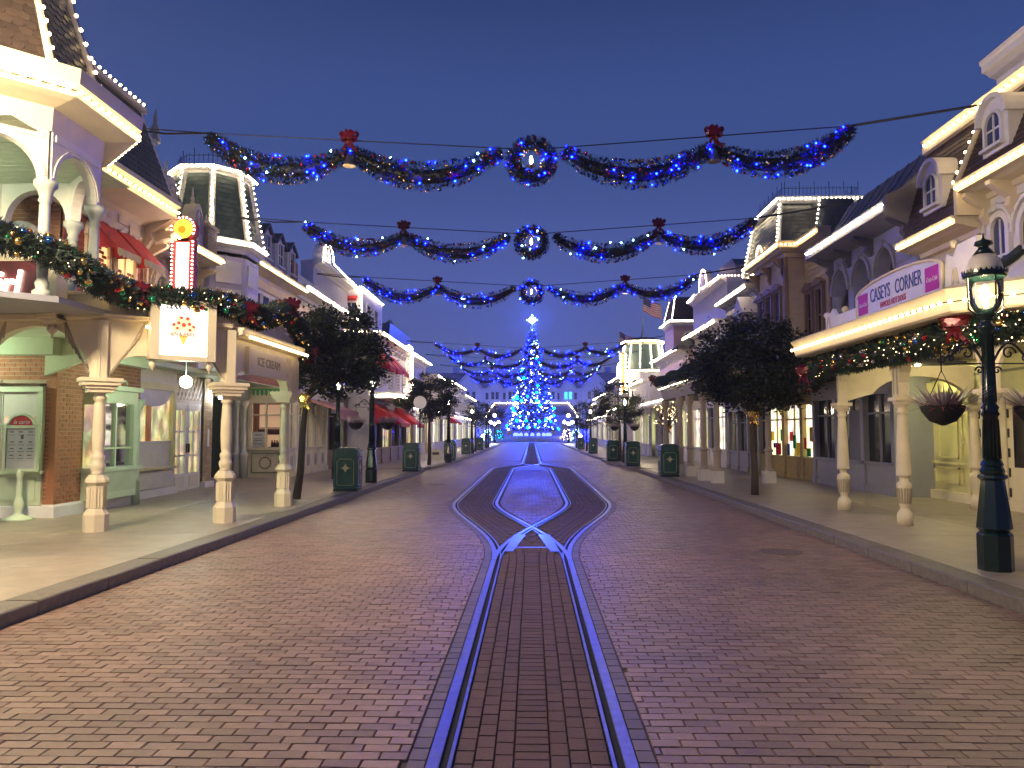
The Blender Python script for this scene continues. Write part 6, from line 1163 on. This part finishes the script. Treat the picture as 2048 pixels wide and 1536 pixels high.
# ---------------------------------------------------------------- street lamps
def lamp(x, y, lab, near=False, arms=True):
    o = thing('street_lamp', lab, 'street lamp', (x, y, .13), 'green gas style street lamps'); n = 8
    part('base', G().lathe([(.185, 0), (.185, .4), (.175, .42), (.15, .44), (.185, .48), (.18, .52), (.13, .95), (.12, 1.02), (.155, 1.05), (.15, 1.08), (.12, 1.1), (.13, 1.13), (.105, 1.18), (.12, 1.2), (.095, 1.25)], (x, y, .13), n, False), greenp, o)
    s = part('shaft', G().lathe([(.092, 1.2), (.078, 1.75), (.10, 1.78), (.08, 1.82), (.095, 1.86), (.07, 1.9), (.058, 2.75), (.085, 2.78), (.085, 2.82), (.06, 2.84), (.06, 2.9), (.09, 2.92), (.075, 2.95)], (x, y, .13), 14), greenp, o); f = G()
    for k in range(12): a = 2 * PI * k / 12; f.tube([(x + .09 * math.cos(a), y + .09 * math.sin(a), 1.4), (x + .077 * math.cos(a), y + .077 * math.sin(a), 1.85)], .008, 3); f.tube([(x + .07 * math.cos(a), y + .07 * math.sin(a), 2.05), (x + .058 * math.cos(a), y + .058 * math.sin(a), 2.85)], .006, 3)
    part('flute', f, greenp, s); part('ladder_bar', G().tube([(x - .02, y, 2.93), (x + .24, y, 2.93)], .014, 6).ball((x + .24, y, 2.93), .02), greenp, o)
    if arms:
        for q in (-1, 1):
            g = G(); c = []
            for i in range(22): t = i / 21; c.append((x + q * (.06 + .46 * t), y, 2.52 + .26 * math.sin(PI * min(1, t * 1.25) * .9) * (1 - t * .35)))
            g.tube(c, .014, 6)
            for cx, cz, r0, sg in ((.24, 2.62, .085, 1), (.43, 2.56, .05, 1), (.53, 2.56, .055, -1), (.10, 2.42, .05, 1)): g.tube([(x + q * (cx + r0 * (1 - i * .055) * math.cos(i * .5 * sg)), y, cz + r0 * (1 - i * .055) * math.sin(i * .5 * sg)) for i in range(16)], .011, 5)
            g.tube([(x + q * .05, y, 2.50), (x + q * .5, y, 2.50)], .008, 5); part('scroll_arm', g, iron, o)
    lz = 3.08
    ln = part('lantern', G().lathe([(.215, .42), (.235, .44), (.235, .48), (.19, .5)], (x, y, lz), 24), greenp, o); part('seat_ring', G().lathe([(.1, -.02), (.1, .02)], (x, y, lz), 16), greenp, ln); part('cap', G().lathe([(.12, .70), (.06, .78), (.055, .8), (.1, .82), (.09, .86), (.03, .88), (.012, .9), (.006, .96)], (x, y, lz), 16), greenp, ln)
    sc_ = G()
    for k in range(28): a = 2 * PI * k / 28; sc_.prism([(-.026, 0), (.026, 0), (0, .05)], .0, .006, lambda u, d, z, a=a: (x + (.232 + d) * math.cos(a) - u * math.sin(a), y + (.232 + d) * math.sin(a) + u * math.cos(a), lz + .47 + z))
    part('crown_trim', sc_, greenp, ln); part('dome', G().lathe([(.19, .49), (.185, .56), (.15, .65), (.1, .71)], (x, y, lz), 22), mat('milk glass dome', (.75, .66, .55), .3) if 'milk glass dome' not in MATS else MATS['milk glass dome'], ln)
    part('glass', G().lathe([(.105, .02), (.15, .1), (.185, .2), (.19, .42)], (x, y, lz), 24), glass, ln)
    part('strut', sum([[G().tube([(x + .1 * math.cos(a), y + .1 * math.sin(a), lz - .02), (x + .2 * math.cos(a), y + .2 * math.sin(a), lz + .06), (x + .205 * math.cos(a), y + .205 * math.sin(a), lz + .44)], .011, 5)] for a in (.0, PI / 2, PI, -PI / 2)], [])[0], greenp, ln)
    for a in (PI / 2, PI, -PI / 2): part('strut', G().tube([(x + .1 * math.cos(a), y + .1 * math.sin(a), lz - .02), (x + .2 * math.cos(a), y + .2 * math.sin(a), lz + .06), (x + .205 * math.cos(a), y + .205 * math.sin(a), lz + .44)], .011, 5), greenp, ln)
    part('flame_bulb', G().lathe([(.02, .08), (.03, .12)], (x, y, lz), 8).ball((x - .015, y, lz + .2), .045, 10, 7).ball((x + .03, y, lz + .22), .04, 10, 7).ball((x, y, lz + .28), .03, 8, 6), lampm, ln)
    return o
def basket(x, y, z, lab, s=1.):
    o = thing('hanging_basket', lab, 'hanging basket', (x, y, z), 'planted baskets hanging from lamps'); rs = random.Random(int(x * 100))
    part('bowl', G().lathe([(.02, -.22 * s), (.14 * s, -.17 * s), (.22 * s, -.06 * s), (.24 * s, 0), (.22 * s, .01)], (x, y, z), 18), mat('black moss basket', (.015, .013, .012), .9, bump=.6) if 'black moss basket' not in MATS else MATS['black moss basket'], o)
    part('chain', G().tube([(x - .2 * s, y, z), (x, y, z + .42 * s)], .005, 4).tube([(x + .2 * s, y, z), (x, y, z + .42 * s)], .005, 4).tube([(x, y, z + .4 * s), (x, y, z + .62 * s)], .008, 4), iron, o)
    for nm, m, n, h in (('heather', heather, 150, .24), ('trailing_leaf', berry, 120, .12)):
        g = G()
        for i in range(n): a, r = rs.uniform(0, 6.28), .22 * s * math.sqrt(rs.random()); k = Vector((x + r * math.cos(a), y + r * math.sin(a), z)); d = Vector((math.cos(a) * r * 1.6, math.sin(a) * r * 1.6, h * s * rs.uniform(.5, 1.1) if nm == 'heather' else rs.uniform(-.08, .16) * s)); w = Vector((-math.sin(a), math.cos(a), 0)) * .012; g.add([tuple(k - w), tuple(k + w), tuple(k + d)], [(0, 1, 2)])
        part(nm, g, m, o, kind='stuff')
lamp(5.31, 9.05, 'tall lit green street lamp in the right foreground', True); basket(4.77, 9.05, 2.0, 'basket of white heather left of the foreground lamp'); basket(5.85, 9.05, 2.0, 'basket of white heather right of the foreground lamp, cut by the frame')
lamp(-5.04, 24.2, 'green street lamp with two baskets behind the near left bin'); basket(-5.55, 24.2, 2.0, 'planted basket on the left arm of the left pavement lamp'); basket(-4.55, 24.2, 2.0, 'planted basket on the right arm of the left pavement lamp')
lamp(-6.58, 26.0, 'green street lamp half hidden behind the left tree trunk', arms=False); lamp(-4.35, 40.3, 'green street lamp on the left pavement beyond the clock')
lamp(4.95, 40.9, 'green street lamp with baskets on the right pavement beside the layered tree'); basket(4.4, 40.9, 2.0, 'far planted basket left of the right pavement lamp'); basket(5.45, 40.9, 2.0, 'far planted basket right of the right pavement lamp')
lamp(-4.5, 58, 'fourth green street lamp on the left pavement', arms=False); lamp(4.5, 59, 'third green street lamp on the right pavement', arms=False); lamp(-4.6, 78, 'farthest green street lamp on the left pavement', arms=False); lamp(4.6, 78, 'farthest green street lamp on the right pavement', arms=False)
ck = thing('street_clock', 'round pale clock face on a thin pole above the left pavement', 'clock', (-4.84, 33.3, .13)); part('pole', G().lathe([(.09, 0), (.05, .2), (.035, .4), (.03, 2.4), (.05, 2.5), (.03, 2.62)], (-4.84, 33.3, .13), 10), greenp, ck)
part('case', G().prism(arcp((-4.84, 3.0), .31, 0, 2 * PI, 28)[:-1], 33.24, 33.38), iron, ck); part('dial', G().prism(arcp((-4.84, 3.0), .28, 0, 2 * PI, 28)[:-1], 33.225, 33.24), mat('pearl dial', (.55, .52, .62), .2), ck)
cn = thing('traffic_sandwich_board', 'small white notice board standing on the far left pavement', 'sign', (-5.6, 45, .13)); part('board', G().prism([(-.3, .13), (.3, .13), (.3, .75), (-.3, .75)], -.03, .03, Fr((-5.6, 45), (1, 0), (0, -1))), white, cn); part('print', G().box(-.2, .2, .03, .034, .4, .55, Fr((-5.6, 45), (1, 0), (0, -1))), inkm, cn)
# ---------------------------------------------------------------- litter bins
def bin_():
    o = thing('litter_bin', 'x', 'litter bin', (0, 0, 0), 'green panelled litter bins'); b = .31
    part('body', G().box(-b, b, -b * .92, b * .92, 0, 1.06), canp, o); part('plinth', G().box(-b - .02, b + .02, -b * .92 - .02, b * .92 + .02, 0, .07), greenp, o); part('top', G().box(-b - .035, b + .035, -b * .92 - .035, b * .92 + .035, 1.06, 1.10).prism([(-b, 1.10), (b, 1.10), (b - .1, 1.16), (-b + .1, 1.16)], -b * .85, b * .85), canp, o)
    for nm, f in (('front', Fr((0, -b * .92), (1, 0), (0, -1))), ('side', Fr((b, 0), (0, 1), (1, 0))), ('side', Fr((-b, 0), (0, -1), (-1, 0)))):
        w = b * .82
        p = part('panel', G().box(-w - .04, w + .04, 0, .018, .1, .93, f), canp2, o); a, c, z0, z1, t = -w + .03, w - .03, .16, .86, .011
        part('gold_line', G().tube([f(u, .02, z) for u, z in [(a + .05, z0), (c - .05, z0), (c - .015, z0 + .015), (c, z0 + .05), (c, z1 - .05), (c - .05, z1 - .05), (c - .05, z1), (a + .05, z1), (a + .05, z1 - .05), (a, z1 - .05), (a, z0 + .05), (a + .015, z0 + .015)]], .006, 4, True), goldp, p)
        part('emblem', G().prism(arcp((0, .62), .075, 0, 2 * PI, 16, .055)[:-1], .018, .026, f).prism([(-.035, .67), (.035, .67), (0, .74)], .018, .024, f).prism([(-.035, .57), (0, .5), (.035, .57)], .018, .024, f).prism([(.08, .605), (.15, .62), (.08, .635)], .018, .024, f).prism([(-.08, .605), (-.08, .635), (-.15, .62)], .018, .024, f), goldp, p)
    fl = Fr((b, 0), (0, 1), (1, 0)); part('flap', G().box(-.12, .12, .018, .03, .93, 1.03, fl), silver, o)
    return o
B = bin_()
spots = [(-4.98, 20.85, 'nearest green litter bin on the left kerb, beside the lamp'), (-4.88, 31.3, 'green litter bin under the pale round clock'), (-4.6, 43.5, 'third green litter bin along the left kerb'), (-4.75, 56, 'fourth green litter bin along the left kerb'), (-4.7, 70, 'far green litter bin on the left kerb'),
         (4.92, 27.9, 'nearest green litter bin on the right kerb by the porch posts'), (4.76, 36.6, 'second green litter bin along the right kerb'), (4.5, 43.0, 'third green litter bin along the right kerb'), (4.6, 58, 'far green litter bin along the right kerb'), (4.6, 72, 'farthest green litter bin on the right kerb')]
for k, (x, y, lab) in enumerate(spots):
    o = B if k == 0 else copy_tree(B, (x, y, .13))
    if k == 0: o.location = (x, y, .13); ORG[o.name] = (x, y, .13)
    o['label'] = lab
# drain covers in pavement and road
for x, y, m, lab in ((5.15, 17.1, walkR, ''), (-5.3, 17.6, walkL, '')): part('manhole_cover', G().lathe([(.22, 0), (.22, .004), (.19, .004)], (x, y, .131), 20), steel, m)

def added_plaza_lamp(x, y, lab):  # invented lamp, added outside the view to brighten the left foreground
    o = thing('added_plaza_lamp', lab, 'street lamp', (x, y, .13), 'added globe lamps out of frame'); part('post', G().lathe([(.2, 0), (.2, .4), (.12, .6), (.08, 1.2), (.06, 5.5), (.1, 5.6), (.05, 6.0)], (x, y, .13), 12), greenp, o)
    for k in range(5):
        a = 2 * PI * k / 4; d = 0 if k == 4 else .45; z = 6.4 if k == 4 else 5.9; c = (x + d * math.cos(a), y + d * math.sin(a), z); part('globe', G().ball(c, .2, 16, 10), plazam, o)
        if d: part('arm', G().tube([(x, y, 5.6), (x + d * .6 * math.cos(a), y + d * .6 * math.sin(a), 5.55), (c[0], c[1], z - .15)], .02, 6), iron, o)
added_plaza_lamp(-7.0, 6.0, 'added five globe lamp brightening the left foreground, out of frame')

for x, y in ((3.55, 11.2), (-3.1, 25.2)): part('manhole_cover', G().lathe([(.3, .0), (.3, .006), (.26, .007), (.26, .004)], (x, y, 0), 24), mat('cast iron cover', (.13, .09, .075), .5, .2) if 'cast iron cover' not in MATS else MATS['cast iron cover'], road)

for s_, lab in ((-1, 'triple globe lamp at the left corner of the square'), (1, 'triple globe lamp at the right corner of the square')):
    x, y = s_ * 5.6, 117.; o = thing('square_lamp', lab, 'street lamp', (x, y, 0), 'triple globe lamps at the square'); part('post', G().lathe([(.25, 0), (.1, .8), (.08, 3.0), (.04, 4.2)], (x, y, 0), 8), greenp, o)
    for dx, z in ((-.6, 3.3), (.6, 3.3), (0, 4.3), (0, 3.0)): part('globe', G().ball((x + dx, y, z), .24, 10, 7), lampw, o)

fm_ = lit('added cool flood glow', (.5, .56, 1.), 120.)  # lamps added out of sight behind the pavilion to brighten the hotel
for k in range(8):
    x = -28 + 8 * k; o = thing('flood_lamp', 'added unseen flood lamp brightening the hotel, %s from the left' % ('first', 'second', 'third', 'fourth', 'fifth', 'sixth', 'seventh', 'eighth')[k], 'flood lamp', (x, 190, 0), 'added lamps brightening the hotel front'); part('head', G().ball((x, 190, .7), .45, 10, 6), fm_, o); part('stand', G().box(x - .3, x + .3, 189.8, 190.2, 0, .35), iron, o)

# ---------------------------------------------------------------- haze volume added for glow round the lights, in place of lens bloom
hm = bpy.data.materials.new('evening haze'); hm.use_nodes = True; ht_ = hm.node_tree; ht_.nodes.clear()
pvn = N(ht_, 'ShaderNodeVolumePrincipled'); pvn.inputs['Density'].default_value = .0007; pvn.inputs['Color'].default_value = (.9, .92, 1, 1); pvn.inputs['Anisotropy'].default_value = .55
ho = N(ht_, 'ShaderNodeOutputMaterial'); L_(ht_, pvn.outputs[0], ho.inputs['Volume'])
hz = tag(link('haze', mesh('haze', G().box(-62, 62, -30, 262, -1.2, 27.5), hm)), kind='stuff', label='thin haze added for glow round the street lights')
